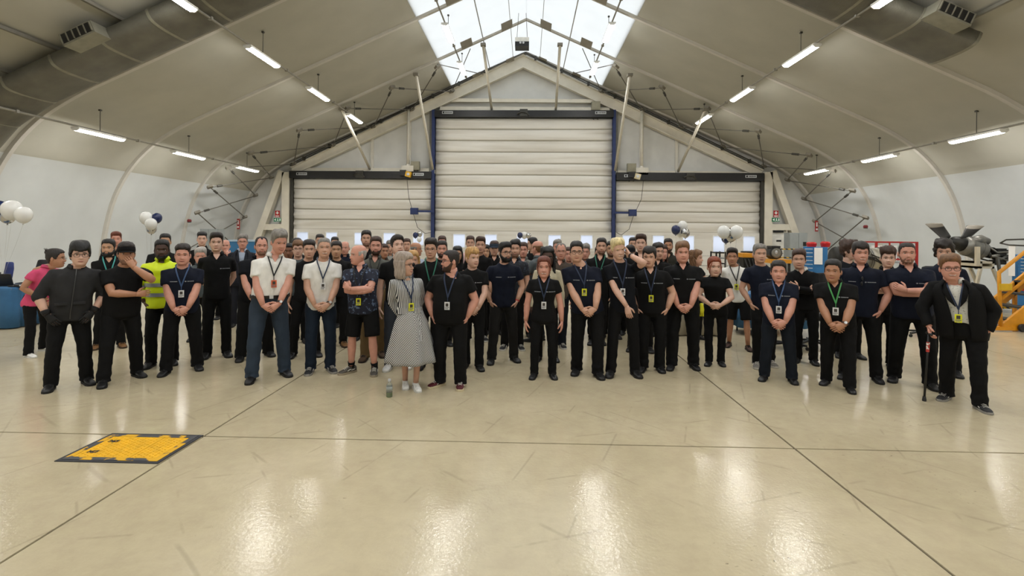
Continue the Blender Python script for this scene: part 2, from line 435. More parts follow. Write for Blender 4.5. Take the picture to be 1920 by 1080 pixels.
# gable steelwork
GY = WY + 0.04
M_beam = mat('cream painted steel beam', 'D8D2C2', 0.5, vary=0.07, scale=2.5)
def trim(mb, label, m=None, sm=False):
    global trim_n
    trim_n += 1
    return struct(mb.build('trim_%d' % trim_n, m or M_beam), label)
apex = W(981, 128); eL = W(549, 330); eR = W(1427, 336)
th = 0.62
for e, nm in ((eL, 'left'), (eR, 'right')):
    d = (apex - e).normalized(); n = Vector((-d.z, 0, d.x)); n = n if n.z > 0 else -n
    mb = MB()
    a0 = e - n * 0.0; b0 = apex
    mb.prism([(a0.x, WY - 0.12, a0.z), (b0.x, WY - 0.12, b0.z), (b0.x, WY - 0.12, b0.z + th * 0.9), (a0.x, WY - 0.12, a0.z + th * 0.62)], (0, 0.25, 0))
    # flange lines
    mb.bar((a0.x, WY - 0.15, a0.z), (b0.x, WY - 0.15, b0.z), 0.14, 0.05)
    mb.bar((a0.x, WY - 0.15, a0.z + th * .62), (b0.x, WY - 0.15, b0.z + th * .9), 0.14, 0.05)
    trim(mb, 'deep cream sloping gable beam on the ' + nm + ' side')
    r = MB()
    for kk in (0.06, 0.13):
        r.bar((a0.x, WY - 0.30, a0.z + th * .62 + kk), (b0.x, WY - 0.30, b0.z + th * .9 + kk), 0.05, 0.03)
    for q in range(9):
        p = Vector((a0.x, 0, a0.z + th * .62)).lerp(Vector((b0.x, 0, b0.z + th * .9)), q / 9 + 0.06)
        r.box(p.x - .05, p.x + .05, WY - .36, WY - .2, p.z, p.z + .17)
    trim(r, 'dark cable rail above the ' + nm + ' gable beam', M_dark_steel)
def hbar(xa, ya, xb, yb, w, h, label, m=None):
    a = W(xa, ya); b = W(xb, yb)
    trim(MB().bar((a.x, WY - 0.05, a.z), (b.x, WY - 0.05, b.z), w, h), label, m)
hbar(843, 189, 1124, 191, 0.2, 0.16, 'upper cream rail across the gable')
hbar(826, 205, 1142, 207, 0.2, 0.20, 'lower cream rail just above the tall shutter')
hbar(556, 320, 814, 321, 0.2, 0.24, 'cream rail above the left shutter')
hbar(1152, 325, 1424, 328, 0.2, 0.24, 'cream rail above the right shutter')
M_blue = mat('navy blue painted steel', '1F3060', 0.45, vary=0.1)
for px, nm in ((815, 'left'), (1150, 'right')):
    a = W(px, 209); mb = MB()
    mb.box(a.x - .07, a.x + .07, WY - .34, WY - .05, 0, a.z)
    trim(mb, 'navy blue shutter post on the ' + nm, M_blue)
    s = -1 if nm == 'left' else 1
    trim(MB().box(a.x + (-.2 if s < 0 else .08), a.x + (-.08 if s < 0 else .2), WY - .2, WY - .02, 4.6, a.z), 'grey guide channel beside the %s blue post' % nm, M_grey_steel)
for px, nm, s in ((541, 'left', -1), (1436, 'right', 1)):      # corner frames with a raking brace
    a = W(px, 330); mb = MB()
    mb.box(a.x - .18, a.x + .18, WY - .3, WY, 0, a.z + .15)
    b = W(px + s * 62, 470); c = W(px + s * 8, 322); b = b + (b - c) * (b.z / (c.z - b.z))
    mb.bar((c.x, WY - .15, c.z), (b.x - s * 0.02, WY - .15, b.z), 0.3, 0.3)
    d = W(px + s * 4, 426); e = W(px + s * 44, 427)
    mb.box(min(d.x, e.x), max(d.x, e.x), WY - .28, WY - .02, d.z - .14, d.z + .14)
    trim(mb, 'cream corner frame with raking brace on the ' + nm)
    e2 = a.x - s * 0.3
    trim(MB().box(e2 - .05, e2 + .05, WY - .3, WY - .06, 0, a.z), 'dark edge guide of the %s shutter' % nm, M_dark_steel)

# shutters: rows of stiff fabric panels, vision panes in the lowest visible row
M_shut = mat('dusty cream shutter fabric', 'DCD6C6', 0.7, vary=0.05, scale=2.0, second='B9B19B', thr=0.66, sscale=1.6)
def shutter_mat():
    m = bpy.data.materials.new('soiled cream shutter fabric'); m.use_nodes = True; nt = m.node_tree; b = nt.nodes['Principled BSDF']
    L = nt.links.new; N = nt.nodes.new
    geo = N('ShaderNodeNewGeometry')
    mp = N('ShaderNodeMapping'); mp.inputs['Scale'].default_value = (0.22, 1, 3.2); L(geo.outputs['Position'], mp.inputs['Vector'])
    n = N('ShaderNodeTexNoise'); n.inputs['Scale'].default_value = 1.0; n.inputs['Detail'].default_value = 6; n.inputs['Distortion'].default_value = 0.2
    L(mp.outputs['Vector'], n.inputs['Vector'])
    r = N('ShaderNodeValToRGB'); e = r.color_ramp.elements
    e[0].position = 0.28; e[0].color = lin('C6C0B3'); e[1].position = 0.55; e[1].color = lin('DFDCD4')
    L(n.outputs['Fac'], r.inputs['Fac']); L(r.outputs['Color'], b.inputs['Base Color']); b.inputs['Roughness'].default_value = 0.7
    n2 = N('ShaderNodeTexNoise'); n2.inputs['Scale'].default_value = 1.0; n2.inputs['Detail'].default_value = 4; L(mp.outputs['Vector'], n2.inputs['Vector'])
    bp = N('ShaderNodeBump'); bp.inputs['Strength'].default_value = 0.3; bp.inputs['Distance'].default_value = 0.05
    L(n2.outputs['Fac'], bp.inputs['Height']); L(bp.outputs['Normal'], b.inputs['Normal'])
    return m
M_shut = shutter_mat()
M_seamline = mat('taupe shutter seam strip', '8F8876', 0.8)  # darker taupe strip along each panel seam
M_black = mat('black painted steel', '151516', 0.45, vary=0.2)
M_pane = translucent('milky vision pane', 'F3F7FF', 0.95)
M_frame_w = mat('white pane frame', 'E6E4DC', 0.5)
M_lab = mat('silver maker plate', 'C8CACC', 0.3, 0.4)
door_n = 0
def shutter(xl, xr, ytop, yhead, n, wins, wy0, wy1, label, ytopr=None):
    global door_n
    door_n += 1
    a = W(xl, ytop); b = W(xr, ytopr or ytop); h = W((xl + xr) / 2, yhead)
    root = struct(put('door_%d' % door_n, None, None, (0, 0, 0)), label)
    y = WY - 0.16
    top = h.z; x0, x1 = a.x, b.x
    # head box
    MB().box(x0, x1, y - 0.28, y + 0.1, top, (a.z + b.z) / 2).build('head_box', M_black, root)
    for xx in (x0 + 0.35, x1 - 0.85):                            # small pale maker plates with a mark
        p = MB().box(xx, xx + 0.5, y - 0.29, y - 0.28, top + 0.13, top + 0.25)
        for q in range(6): p.box(xx + 0.15 + q * 0.055, xx + 0.185 + q * 0.055, y - 0.294, y - 0.29, top + 0.16, top + 0.22, 1)
        p.box(xx + .03, xx + .11, y - .294, y - .29, top + .15, top + .23, 1)
        p.build('maker_plate', [M_lab, M_black], root)
    m = (x0 + x1) / 2
    g = MB().box(m - .18, m + .18, y - .36, y - .28, top + .02, top + .34)
    g.tube([(m - .3, y - .33, top + .12), (m - .1, y - .38, top + .2), (m + .12, y - .38, top + .16), (m + .24, y - .33, top + .05)], 0.035, 8)
    g.build('motor_unit', M_dark_steel, root)
    wz1 = W((xl + xr) / 2, wy0).z; wz0 = W((xl + xr) / 2, wy1).z
    zs = [top - (top - (wz1 + 0.12)) * i / n for i in range(n + 1)]
    rnd = random.Random(door_n)
    for i in range(n):                                           # each panel bellies a little between its seams
        k = 7; rings = []
        zt, zb = zs[i] - 0.012, zs[i + 1] + 0.012
        cols = 13; vs = []; fs = []
        for r_ in range(k + 1):
            t = r_ / k; z = zt + (zb - zt) * t
            for c in range(cols):
                u = c / (cols - 1)
                edge = math.exp(-min(u, 1 - u) * 14)
                yy = y - 0.012 * math.sin(PI * t) - 0.012 * math.sin(PI * t) ** 2 * rnd.random() - edge * 0.03 * math.sin(3 * PI * t + i)
                vs.append((x0 + .03 + (x1 - x0 - .06) * u, yy, z))
        for r_ in range(k):
            for c in range(cols - 1):
                q = r_ * cols + c
                fs.append((q, q + 1, q + cols + 1, q + cols))
        pn = MB().add(vs, fs).build('panel', M_shut, root, smooth=True)
        sd = pn.modifiers.new('thick', 'SOLIDIFY'); sd.thickness = 0.02; sd.offset = 1
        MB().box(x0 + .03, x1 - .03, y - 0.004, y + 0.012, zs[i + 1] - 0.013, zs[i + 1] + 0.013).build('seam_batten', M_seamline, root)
    # window row, split by the panes
    xs = [x0 + .03]; panes = []
    for (wa, wb) in wins:
        pa = W(wa, 450).x; pb = W(wb, 450).x
        panes.append((pa, pb)); xs += [pa, pb]
    xs.append(x1 - .03)
    zt = zs[-1] - .012
    wr = MB().box(x0 + .03, x1 - .03, y - .02, y, wz1, zt + .03).box(x0 + .03, x1 - .03, y - .02, y, wz0 - 0.15, wz0)
    for i in range(0, len(xs), 2): wr.box(xs[i], xs[i + 1], y - .02, y, wz0, wz1)
    wr.build('panel', M_shut, root)
    for pa, pb in panes:
        f = MB()
        f.box(pa - .03, pb + .03, y - .045, y - .01, wz1 - .01, wz1 + .03).box(pa - .03, pb + .03, y - .045, y - .01, wz0 - .03, wz0 + .01)
        f.box(pa - .03, pa + .01, y - .045, y - .01, wz0, wz1).box(pb - .01, pb + .03, y - .045, y - .01, wz0, wz1)
        fo = f.build('pane_frame', M_frame_w, root)
        MB().box(pa, pb, y - .01, y, wz0, wz1).build('pane', M_pane, fo)
    MB().box(x0 - .1, x0 + .05, y + .06, y + .09, 0, top + .1).box(x1 - .05, x1 + .1, y + .06, y + .09, 0, top + .1).box(x0, x1, y + .06, y + .09, wz1, wz1 + .3).box(x0, x1, y + .06, y + .09, 0, wz0).build('leak_backing', M_dark_steel, root)  # hidden backing strips added to stop daylight leaking round the panels
    zc = wz0 - 0.15
    for i in range(2):
        MB().box(x0 + .03, x1 - .03, y - .04, y, zc * (1 - (i + 1) / 2) + (.01), zc * (1 - i / 2) - .01).build('panel', M_shut, root)
    return root, x0, x1, top
# holes behind the panes so that daylight comes in
D1 = shutter(818, 1148, 210, 223, 10, [(851, 873), (910, 932), (969, 995), (1028, 1051), (1088, 1110)], 440, 465, 'tall cream fabric shutter in the middle of the gable', 212)
D2 = shutter(550, 812, 322, 336, 5, [(560, 581), (614, 635), (667, 688), (721, 743), (776, 796)], 436, 459, 'low cream fabric shutter left of the tall one', 324)
D3 = shutter(1153, 1425, 325, 340, 5, [(1166, 1188), (1222, 1243), (1278, 1299), (1334, 1356), (1390, 1412)], 442, 473, 'low cream fabric shutter right of the tall one', 327)
# cut the gable wall behind the shutters: rebuild it as pieces around the three openings
def gable_cut():
    global wall_end
    me = wall_end.data
    y = WY + 0.18
    pts = [(x, z) for x, z in smooth_prof(-1)] + [(CX - 3.5, 8.70), (CX, 10.28), (CX + 3.5, 8.70)] + smooth_prof(1)[::-1]
    zlo = 1.0; zhi = 2.15
    def half(x):                                                 # height of the profile at x
        best = 0
        for (xa, za), (xb, zb) in zip(pts[:-1], pts[1:]):
            if min(xa, xb) <= x <= max(xa, xb) and abs(xb - xa) > 1e-6: best = max(best, za + (zb - za) * (x - xa) / (xb - xa))
        return best
    xs = sorted(set([round(p[0], 4) for p in pts] + [D2[1], D2[2], D1[1], D1[2], D3[1], D3[2]]))
    mb = MB()
    for xa, xb in zip(xs[:-1], xs[1:]):
        m = (xa + xb) / 2
        za, zb = half(xa + 1e-5), half(xb - 1e-5)
        inside = D2[1] <= m <= D3[2]
        if inside:
            mb.prism([(xa, y, 0), (xb, y, 0), (xb, y, zlo), (xa, y, zlo)], (0, .12, 0))
            mb.prism([(xa, y, zhi), (xb, y, zhi), (xb, y, zb), (xa, y, za)], (0, .12, 0))
        else:
            mb.prism([(xa, y, 0), (xb, y, 0), (xb, y, zb), (xa, y, za)], (0, .12, 0))
    old = wall_end.data
    wall_end.data = mb.mesh('wall_back', M_gable); bpy.data.meshes.remove(old)
gable_cut()
# seams of the gable lining
for px, py0, py1 in ((697, 250, 318), (768, 207, 318), (1270, 250, 322), (1203, 210, 322)):
    a = W(px, py0); b = W(px, py1)
    trim(MB().box(a.x - .06, a.x + .06, WY + .08, WY + .19, b.z, a.z), 'narrow white upright on the gable lining', M_steel_white)

# personnel doors in the corner frames
def side_door(xa, xb, ytop, label, s):
    global door_n
    door_n += 1
    a = W(xa, ytop); b = W(xb, ytop)
    root = struct(put('door_%d' % door_n, None), label)
    z = 2.12
    y = WY - 0.06
    f = MB().box(a.x - .1, a.x, y - .12, y + .1, 0, z + .1).box(b.x, b.x + .1, y - .12, y + .1, 0, z + .1).box(a.x, b.x, y - .12, y + .1, z, z + .1)
    f.build('door_frame', M_steel_white, root)
    leaf = MB().box(a.x + .01, b.x - .01, y - .06, y, 0.01, z - .01).build('door_leaf', M_frame_w, root)
    MB().box(a.x + .2, a.x + .42, y - .075, y - .06, 1.58, 1.66).build('sign_plate', M_black, leaf)
    MB().tube([(b.x - .1, y - .07, 1.05), (b.x - .1, y - .12, 1.05), (b.x - .22, y - .12, 1.05)], .014, 8).build('handle', M_grey_steel, leaf)
    c = MB().box(a.x + .05, b.x - .1, y - .16, y - .06, z - .12, z - .03).build('door_closer', M_black, root)
side_door(517, 541, 434, 'white personnel door beside the left shutter', -1)
side_door(1445, 1469, 436, 'white personnel door beside the right shutter', 1)
# ------------------------------------------------------------------ strip lights and their conduits
M_tubew = mat('white batten body', 'E4E3DC', 0.4)
M_conduit = mat('grey conduit', '8C897F', 0.5, 0.3)
M_lamp = bpy.data.materials.new('glowing diffuser'); M_lamp.use_nodes = True
def _lamp():
    nt = M_lamp.node_tree; b = nt.nodes['Principled BSDF']
    b.inputs['Base Color'].default_value = (.9, .9, .88, 1)
    b.inputs['Emission Color'].default_value = (1.0, 0.98, 0.95, 1); b.inputs['Emission Strength'].default_value = LAMP
_lamp()
LIGHT_L = 1.5
lb = MB().box(-.105, .105, -LIGHT_L / 2, LIGHT_L / 2, 0.0, .05)
me_body = lb.mesh('batten', M_tubew)
df = MB().prism([(-.10, -LIGHT_L / 2 + .02, 0), (-.05, -LIGHT_L / 2 + .02, -.042), (.05, -LIGHT_L / 2 + .02, -.042), (.10, -LIGHT_L / 2 + .02, 0)], (0, LIGHT_L - .04, 0))
me_diff = df.mesh('diffuser', M_lamp)
me_cap = MB().prism([(-.107, 0, .052), (-.107, 0, 0), (-.052, 0, -.045), (.052, 0, -.045), (.107, 0, 0), (.107, 0, .052)], (0, .025, 0)).mesh('end_cap', M_tubew)
LIGHT_Y = [20.3 - 3.55 * k for k in range(8)]
ordn = ['farthest', 'second farthest', 'third farthest', 'fourth farthest', 'fifth farthest', 'sixth farthest', 'seventh farthest', 'nearest to the front wall']
for side, sn in ((-1, 'left'), (1, 'right')):
    for X, Hh, rn in ((11.4, 4.38, 'outer'), (7.0, 6.44, 'middle'), (2.65, 8.46, 'skylight')):
        x = CX * 0.3 + side * X
        tr = thing('conduit', 'thin grey conduit carrying the %s row of strip lights on the %s' % (rn, sn), 'conduit', (x, 0, 0), group='light conduits')
        MB().tube([(0, Y_BACK + .2, Hh + .08), (0, LIGHT_Y[0] + 1.5 if X < 10 else 21.9, Hh + .08)], .026, 8).build('pipe', M_conduit, tr)
        LY = LIGHT_Y
        for k in range(8):
            MB().box(-.045, .045, LY[k] + 1.3, LY[k] + 1.36, Hh + .045, Hh + .115).build('clip', M_conduit, tr)
        for k, y in enumerate(LY):
            if y < Y_BACK + 1: continue
            t = thing('strip_light', 'white strip light, %s in the %s row on the %s' % (ordn[k], rn, sn), 'light', (x, y, Hh), group='ceiling strip lights')
            put('batten', me_body, t); put('diffuser', me_diff, t)
            put('end_cap', me_cap, t, (0, -LIGHT_L / 2 - .005, 0)); put('end_cap', me_cap, t, (0, LIGHT_L / 2 - .02, 0))
            top = (roof_z(x) if X < 10.2 else 5.1 if False else 4.66) - 0.03
            if X > 10.2:
                top = 5.05
            mb = MB().tube([(0, 0, .05), (0, 0, top - Hh)], .009, 6)
            mb.box(-.03, .03, -.03, .03, top - Hh - .04, top - Hh)
            mb.build('hanger_rod', M_dark_steel, t)

# ------------------------------------------------------------------ rod bracing in the last bay
A = [(13.2, 2.66), (12.7, 3.69), (11.95, 4.46), (11.05, 5.05), (9.1, 5.97), (7.16, 6.85), (5.4, 7.66), (3.6, 8.47)]
B = [(13.25, 2.60), (12.75, 3.62), (12.0, 4.47), (10.95, 5.1), (9.1, 5.98), (7.2, 6.86), (5.4, 7.66), (3.55, 8.5)]
AY, BY = WY - BAY - 0.02, WY - 0.32
M_rod = mat('grey bracing rod', '6A675F', 0.5, 0.4)
M_lug = mat('taupe bracing lug', '7D786C', 0.55, 0.2)
for side, sn in ((-1, 'left'), (1, 'right')):
    t = thing('rod_bracing', 'zigzag of grey bracing rods in the last bay on the %s' % sn, 'bracing', (CX, AY, 0), group='roof bracing')
    def pa(i): return Vector((side * (A[i][0] - .12), 0, A[i][1] - .1))
    def pb(i): return Vector((side * (B[i][0] - .12), BY - AY, B[i][1] - .1))
    for i in range(8):
        for j in (i - 1, i + 1):
            if 0 <= j < 8:
                a, b = pa(i), pb(j)
                r = MB().tube([a, b], .022, 6).build('rod', M_rod, t)
                q = a.lerp(b, .10); q2 = a.lerp(b, .17)
                MB().tube([q, q2], .045, 8).build('turnbuckle', M_dark_steel, r)
    for a, b in ((pa(0), Vector((side * 13.55, BY - AY, 1.1))), (pb(0), Vector((side * 13.5, 0, 1.1)))):
        MB().tube([a, b], .022, 6).build('rod', M_rod, t)
    for i in range(8):
        for p in (pa(i), pb(i)):
            MB().box(-.10, .10, -.10, .10, -.02, .07, 0, Matrix.Translation(p) @ Matrix.Rotation(.5 * side, 4, 'Y') @ Matrix.Rotation(.7, 4, 'Z')).build('lug', M_lug, t)
    # the two rods under the skylight
    for a, b in ((Vector((side * 2.2, 0, 9.1)), Vector((side * 3.4, BY - AY, 8.5))), (Vector((side * 3.5, 0, 8.5)), Vector((side * 2.0, BY - AY, 9.2)))):
        MB().tube([a, b], .018, 6).build('rod', M_rod, t)
M_pipe = mat('white steel pipe', 'CFCABC', 0.45, vary=0.06)
for (xa, ya, ya_y, xb, yb, lab) in (
    (641, 205, 'A', 694, 318, 'raking white pipe strut left, the outer one'), (780, 140, 'A', 812, 321, 'raking white pipe strut left, close to the blue post'),
    (906, 84, 'A', 922, 206, 'raking white pipe strut just left of the ridge'), (1050, 84, 'A', 1042, 207, 'raking white pipe strut just right of the ridge'),
    (1181, 141, 'A', 1153, 323, 'raking white pipe strut right, close to the blue post'), (1323, 206, 'A', 1271, 322, 'raking white pipe strut right, the outer one')):
    a = on_y(xa, ya, AY); b = on_y(xb, yb, WY - 0.22)
    t = thing('pipe_strut', lab, 'strut', b, group='gable struts')
    MB().tube([a - b, (0, 0, 0)], .06, 10).build('pipe', M_pipe, t, smooth=True)
    MB().box(-.1, .1, -.1, .1, -.05, .05, 0, Matrix.Translation(a - b)).build('end_bracket', M_lug, t)
    MB().box(-.09, .09, -.05, .12, -.1, .06).build('foot_bracket', M_steel_white, t)
for px, y0, y1, lab in ((765, 205, 312, 'vertical white pipe standing above the left shutter'), (1203, 208, 316, 'vertical white pipe standing above the right shutter')):
    a = W(px, y0, .3); b = W(px, y1, .3)
    t = thing('vertical_pipe', lab, 'pipe', (b.x, b.y, b.z), group='gable pipes')
    MB().tube([(0, 0, 0), (0, 0, a.z - b.z)], .07, 10).build('pipe', M_pipe, t, smooth=True)
    MB().box(-.28, .28, -.14, .14, -.3, .02).lathe([(.12, .02), (.1, .1)], 12).build('base_box', M_steel_white, t)
# small gear on the gable
M_yel = mat('yellow lamp housing', 'D9A81C', 0.4)
M_beige = mat('beige switch box', '8E8A76', 0.5)
for px, py, lab in ((779, 311, 'beige switch box above the left shutter'), (1184, 315, 'beige switch box above the right shutter'), (1117, 199, 'beige switch box above the tall shutter, on its right')):
    c = W(px, py, .3)
    t = thing('switch_box', lab, 'switch box', (c.x, c.y, c.z), group='switch boxes')
    MB().box(-.2, .2, -.1, .1, -.2, .2).build('case', M_beige, t)
    MB().box(-.17, .17, -.12, -.1, -.17, .17).build('cover', M_beige, t)
    MB().tube([(-.1, 0, -.2), (-.1, 0, -.62)], .025, 8).tube([(.1, 0, -.2), (.1, 0, -.62)], .025, 8).build('conduit_drop', M_dark_steel, t)
for px, py, m, lab in ((766, 327, M_yel, 'yellow warning lamp under the left white pipe'), (1195, 331, mat('cream warning lamp', 'D8CDA8', .4), 'cream warning lamp under the right white pipe')):
    c = W(px, py, .5)
    t = thing('warning_lamp', lab, 'lamp', (c.x, c.y, c.z), group='warning lamps')
    MB().box(-.13, .13, -.1, .1, -.12, .12, 0, Matrix.Rotation(.25, 4, 'Y')).build('housing', m, t)
    MB().lathe([(.07, 0), (.07, .02), (.05, .03)], 12, 0, Matrix.Translation((0, -.1, 0)) @ Matrix.Rotation(PI / 2, 4, 'X')).build('lens', M_lab, t)
    MB().box(-.4, -.12, -.06, .1, -.05, .2).build('bracket', M_black, t)
for px, py, s, lab in ((777, 396, -1, 'navy control box on an arm left of the tall shutter'), (1186, 399, 1, 'navy control box on an arm right of the tall shutter')):
    c = W(px, py, .5); p = W(815 if s < 0 else 1150, py, .4)
    t = thing('control_box', lab, 'control box', (c.x, c.y, c.z), group='blue control boxes')
    MB().box(-.17, .17, -.1, .1, -.15, .15).build('case', M_blue, t)
    MB().box(-.14, .14, -.12, -.1, -.12, .12).build('cover', M_blue, t)
    MB().bar((0, 0, 0), (p.x - c.x, 0, 0), .08, .09).build('arm', M_blue, t)
    top = W(763 if s < 0 else 1207, 335, .5); low = W(808 if s < 0 else 1156, 436, .5)
    pts = [Vector((top.x - c.x, 0, top.z - c.z)), Vector((top.x - c.x + s * -.1, 0, (top.z - c.z) * .4)), Vector((s * .02, 0, -.4 + .2)), Vector((-s * .15, 0, -.75)), Vector((-s * .5, 0, -1.02)), Vector((low.x - c.x, 0, low.z - c.z))]
    MB().tube(pts, .012, 6).build('hanging_cable', M_dark_steel, t)
# twin box fan unit under the ridge
c = on_y(979, 80, 19.0)
t = thing('ridge_unit', 'black and white box unit hanging under the skylight ridge', 'ceiling unit', (c.x, c.y, c.z))
MB().box(-.26, .26, -.25, .25, -.05, .11).build('housing', M_tubew, t)
MB().box(-.26, .26, -.26, .24, -.22, -.05).build('front_grille', M_black, t)
MB().lathe([(.04, 0), (.04, .02)], 10, 0, Matrix.Translation((-.06, -.26, -.1)) @ Matrix.Rotation(PI / 2, 4, 'X')).lathe([(.04, 0), (.04, .02)], 10, 0, Matrix.Translation((.05, -.26, -.1)) @ Matrix.Rotation(PI / 2, 4, 'X')).build('lens', M_lab, t)
for sx in (-1, 1): MB().tube([(sx * .2, 0, .1), (sx * .14, 0, roof_z(c.x) - c.z - .1)], .008, 6).build('hanger_wire', M_dark_steel, t)

# ------------------------------------------------------------------ ventilation ducts slung under the roof
def duct_mat():
    m = bpy.data.materials.new('ribbed galvanised duct'); m.use_nodes = True; nt = m.node_tree; b = nt.nodes['Principled BSDF']
    L = nt.links.new; N = nt.nodes.new
    tc = N('ShaderNodeTexCoord')
    wv = N('ShaderNodeTexWave'); wv.wave_type = 'BANDS'; wv.bands_direction = 'X'; wv.inputs['Scale'].default_value = 13.0; wv.inputs['Distortion'].default_value = .25
    L(tc.outputs['Object'], wv.inputs['Vector'])
    n = N('ShaderNodeTexNoise'); n.inputs['Scale'].default_value = 2.5; n.inputs['Detail'].default_value = 5; L(tc.outputs['Object'], n.inputs['Vector'])
    r = N('ShaderNodeValToRGB'); r.color_ramp.elements[0].position = .25; r.color_ramp.elements[0].color = lin('55534A'); r.color_ramp.elements[1].position = .75; r.color_ramp.elements[1].color = lin('6E6C61')
    L(n.outputs['Fac'], r.inputs['Fac']); L(r.outputs['Color'], b.inputs['Base Color'])
    b.inputs['Metallic'].default_value = .3; b.inputs['Roughness'].default_value = .55
    bp = N('ShaderNodeBump'); bp.inputs['Strength'].default_value = .5; bp.inputs['Distance'].default_value = .006
    L(wv.outputs['Fac'], bp.inputs['Height']); L(bp.outputs['Normal'], b.inputs['Normal'])
    return m
M_duct = duct_mat()
M_duct_plain = mat('plain duct steel', '848274', 0.5, 0.4, vary=0.12)
def duct(side, pts, outlets, label):
    """flat-oval duct whose centre line follows pts (x from the hall centre, z)"""
    t = thing('ventilation_duct', label, 'duct', (CX, 11.02, 0), group='roof ducts')
    hw, hh = 0.62, 0.21
    V = [Vector((side * x, 0, z)) for x, z in pts]
    def ring(p, n, g=1.0):
        out = []
        for j in range(24):
            a = 2 * PI * j / 24
            cx_, sz = math.cos(a), math.sin(a)
            yy = math.copysign(abs(cx_) ** .7, cx_) * hw * g; zz = math.copysign(abs(sz) ** .55, sz) * hh * g
            out.append(p + Vector((0, yy, 0)) + n * zz)
        return out
    for i in range(len(V) - 1):
        d = (V[i + 1] - V[i]).normalized(); n = Vector((-d.z, 0, d.x)); n = n if n.z > 0 else -n
        L_ = (V[i + 1] - V[i]).length
        k = max(1, round(L_ / 1.25))
        for q in range(k):                                       # one duct section each, joined by raised bands
            a = V[i].lerp(V[i + 1], q / k); b = V[i].lerp(V[i + 1], (q + 1) / k)
            sm_angle(MB().loft([ring(a, n), ring(b, n)]).build('duct_section', M_duct, t), 40)
            sm_angle(MB().loft([ring(a - d * .03, n, 1.02), ring(a + d * .03, n, 1.02)]).build('joint_band', M_duct_plain, t), 40)
    for (x, ) in outlets:
        for i in range(len(pts) - 1):
            if min(pts[i][0], pts[i + 1][0]) <= x <= max(pts[i][0], pts[i + 1][0]):
                f = (x - pts[i][0]) / (pts[i + 1][0] - pts[i][0]); p = V[i].lerp(V[i + 1], f)
                d = (V[i + 1] - V[i]).normalized(); n = Vector((-d.z, 0, d.x)); n = n if n.z > 0 else -n
                M = Matrix.Translation(p) @ Matrix(((d.x, 0, n.x, 0), (0, 1, 0, 0), (d.z, 0, n.z, 0), (0, 0, 0, 1)))
                o = MB().box(-.36, .36, -.98, -.4, -.13, .13, 0, M).build('outlet_box', M_duct_plain, t)
                MB().box(-.33, .33, -.99, -.97, -.09, .105, 0, M).build('dark_opening', M_black, o)
                for q in range(6):
                    u = -.33 + q * .132
                    MB().box(u - .01, u + .01, -1.01, -.98, -.09, .105, 0, M).build('vane', M_duct_plain, o)
    return t
rz = lambda x: 5.67 + (10.2 - x) / 6.7 * 3.03
vo = 0.34
dl = duct(-1, [(13.16, 2.57), (12.65, 3.6), (11.97, 4.36), (11.05, 4.95), (10.0, rz(10.0) - vo), (3.7, rz(3.7) - vo)], [(9.1,)], 'long grey ribbed air duct climbing the left roof slope')
dr = duct(1, [(9.1, rz(9.1) - vo), (3.7, rz(3.7) - vo)], [(8.35,)], 'grey ribbed air duct with a blunt end under the right roof slope')
# support channels above the ducts, running along the hall
M_chan = mat('grey support channel', '7A776D', 0.5, 0.4)
for side, sn, xs in ((-1, 'left', (11.0, 10.0, 8.6, 7.2, 5.9, 4.6)), (1, 'right', (8.9, 7.6, 6.3, 5.0))):
    for q, x in enumerate(xs):
        z = (rz(x) if x <= 10.2 else 5.25) - 0.07
        t = thing('support_channel', 'grey steel channel above the %s duct, %s from the wall' % (sn, ['first', 'second', 'third', 'fourth', 'fifth', 'sixth'][q]), 'channel', (CX + side * x, 10.9, z), group='duct support channels')
        MB().box(-.035, .035, -2.3, 1.15, -.03, .035).build('channel', M_chan, t)
        for yy in (-2.0, 1.0): MB().tube([(0, yy, .03), (0, yy, .06)], .012, 6).build('hanger_rod', M_dark_steel, t)
# signs and detectors at the ends of the gable
M_red = mat('red sign face', 'A3211F', 0.5, vary=.06)
M_green = mat('green exit sign face', '1B7A52', 0.5, vary=.06)
M_wht = mat('white sign print', 'EDEDEA', 0.5, vary=.03)
for px, sn in ((520, 'left'), (1455, 'right')):
    c = W(px, 401, .35)
    o = MB().box(-.11, .11, 0, .02, -.15, .15).build('fire_sign', M_red, None, (c.x, c.y, c.z))
    tag(o, 'red fire point sign above the %s personnel door' % sn, 'sign', 'red fire signs')
    MB().box(-.03, .03, -.006, 0, -.02, .11).box(-.07, .07, -.006, 0, .03, .06).box(-.08, .08, -.006, 0, -.12, -.08).build('pictogram', M_wht, o)
    c = W(px, 412, .35)
    o = MB().box(-.17, .17, 0, .03, -.085, .085).build('exit_sign', M_green, None, (c.x, c.y, c.z))
    tag(o, 'green and white exit sign under the red sign above the %s personnel door' % sn, 'sign', 'green exit signs')
    p = MB().prism([(-.15, -.006, 0), (-.07, -.006, .06), (-.07, -.006, -.06)], (0, .006, 0)).ball((.02, -.004, .05), (.018, .004, .018)).box(0, .04, -.006, 0, -.02, .035)
    p.bar((.02, -.003, -.02), (-.02, -.003, -.065), .022, .006, up=(0, 1, 0)).bar((.02, -.003, -.02), (.07, -.003, -.06), .022, .006, up=(0, 1, 0)).box(.1, .15, -.006, 0, -.06, .06)
    p.build('pictogram', M_wht, o)
for px, py, sn in ((447, 420, 'left'), (1531, 424, 'right')):
    c = on_y(px, py, 22.9)
    o = MB().box(-.1, .1, -.01, .01, -.24, .24, 0).build('fire_sign', M_red, None, c, rotz=(-.5 if sn == 'left' else .5))
    tag(o, 'red upright fire sign on the curved %s wall near the gable' % sn, 'sign', 'red fire signs')
    MB().box(-.04, .04, -.018, -.01, -.02, .17).box(-.06, .06, -.018, -.01, -.18, -.1).build('pictogram', M_wht, o)
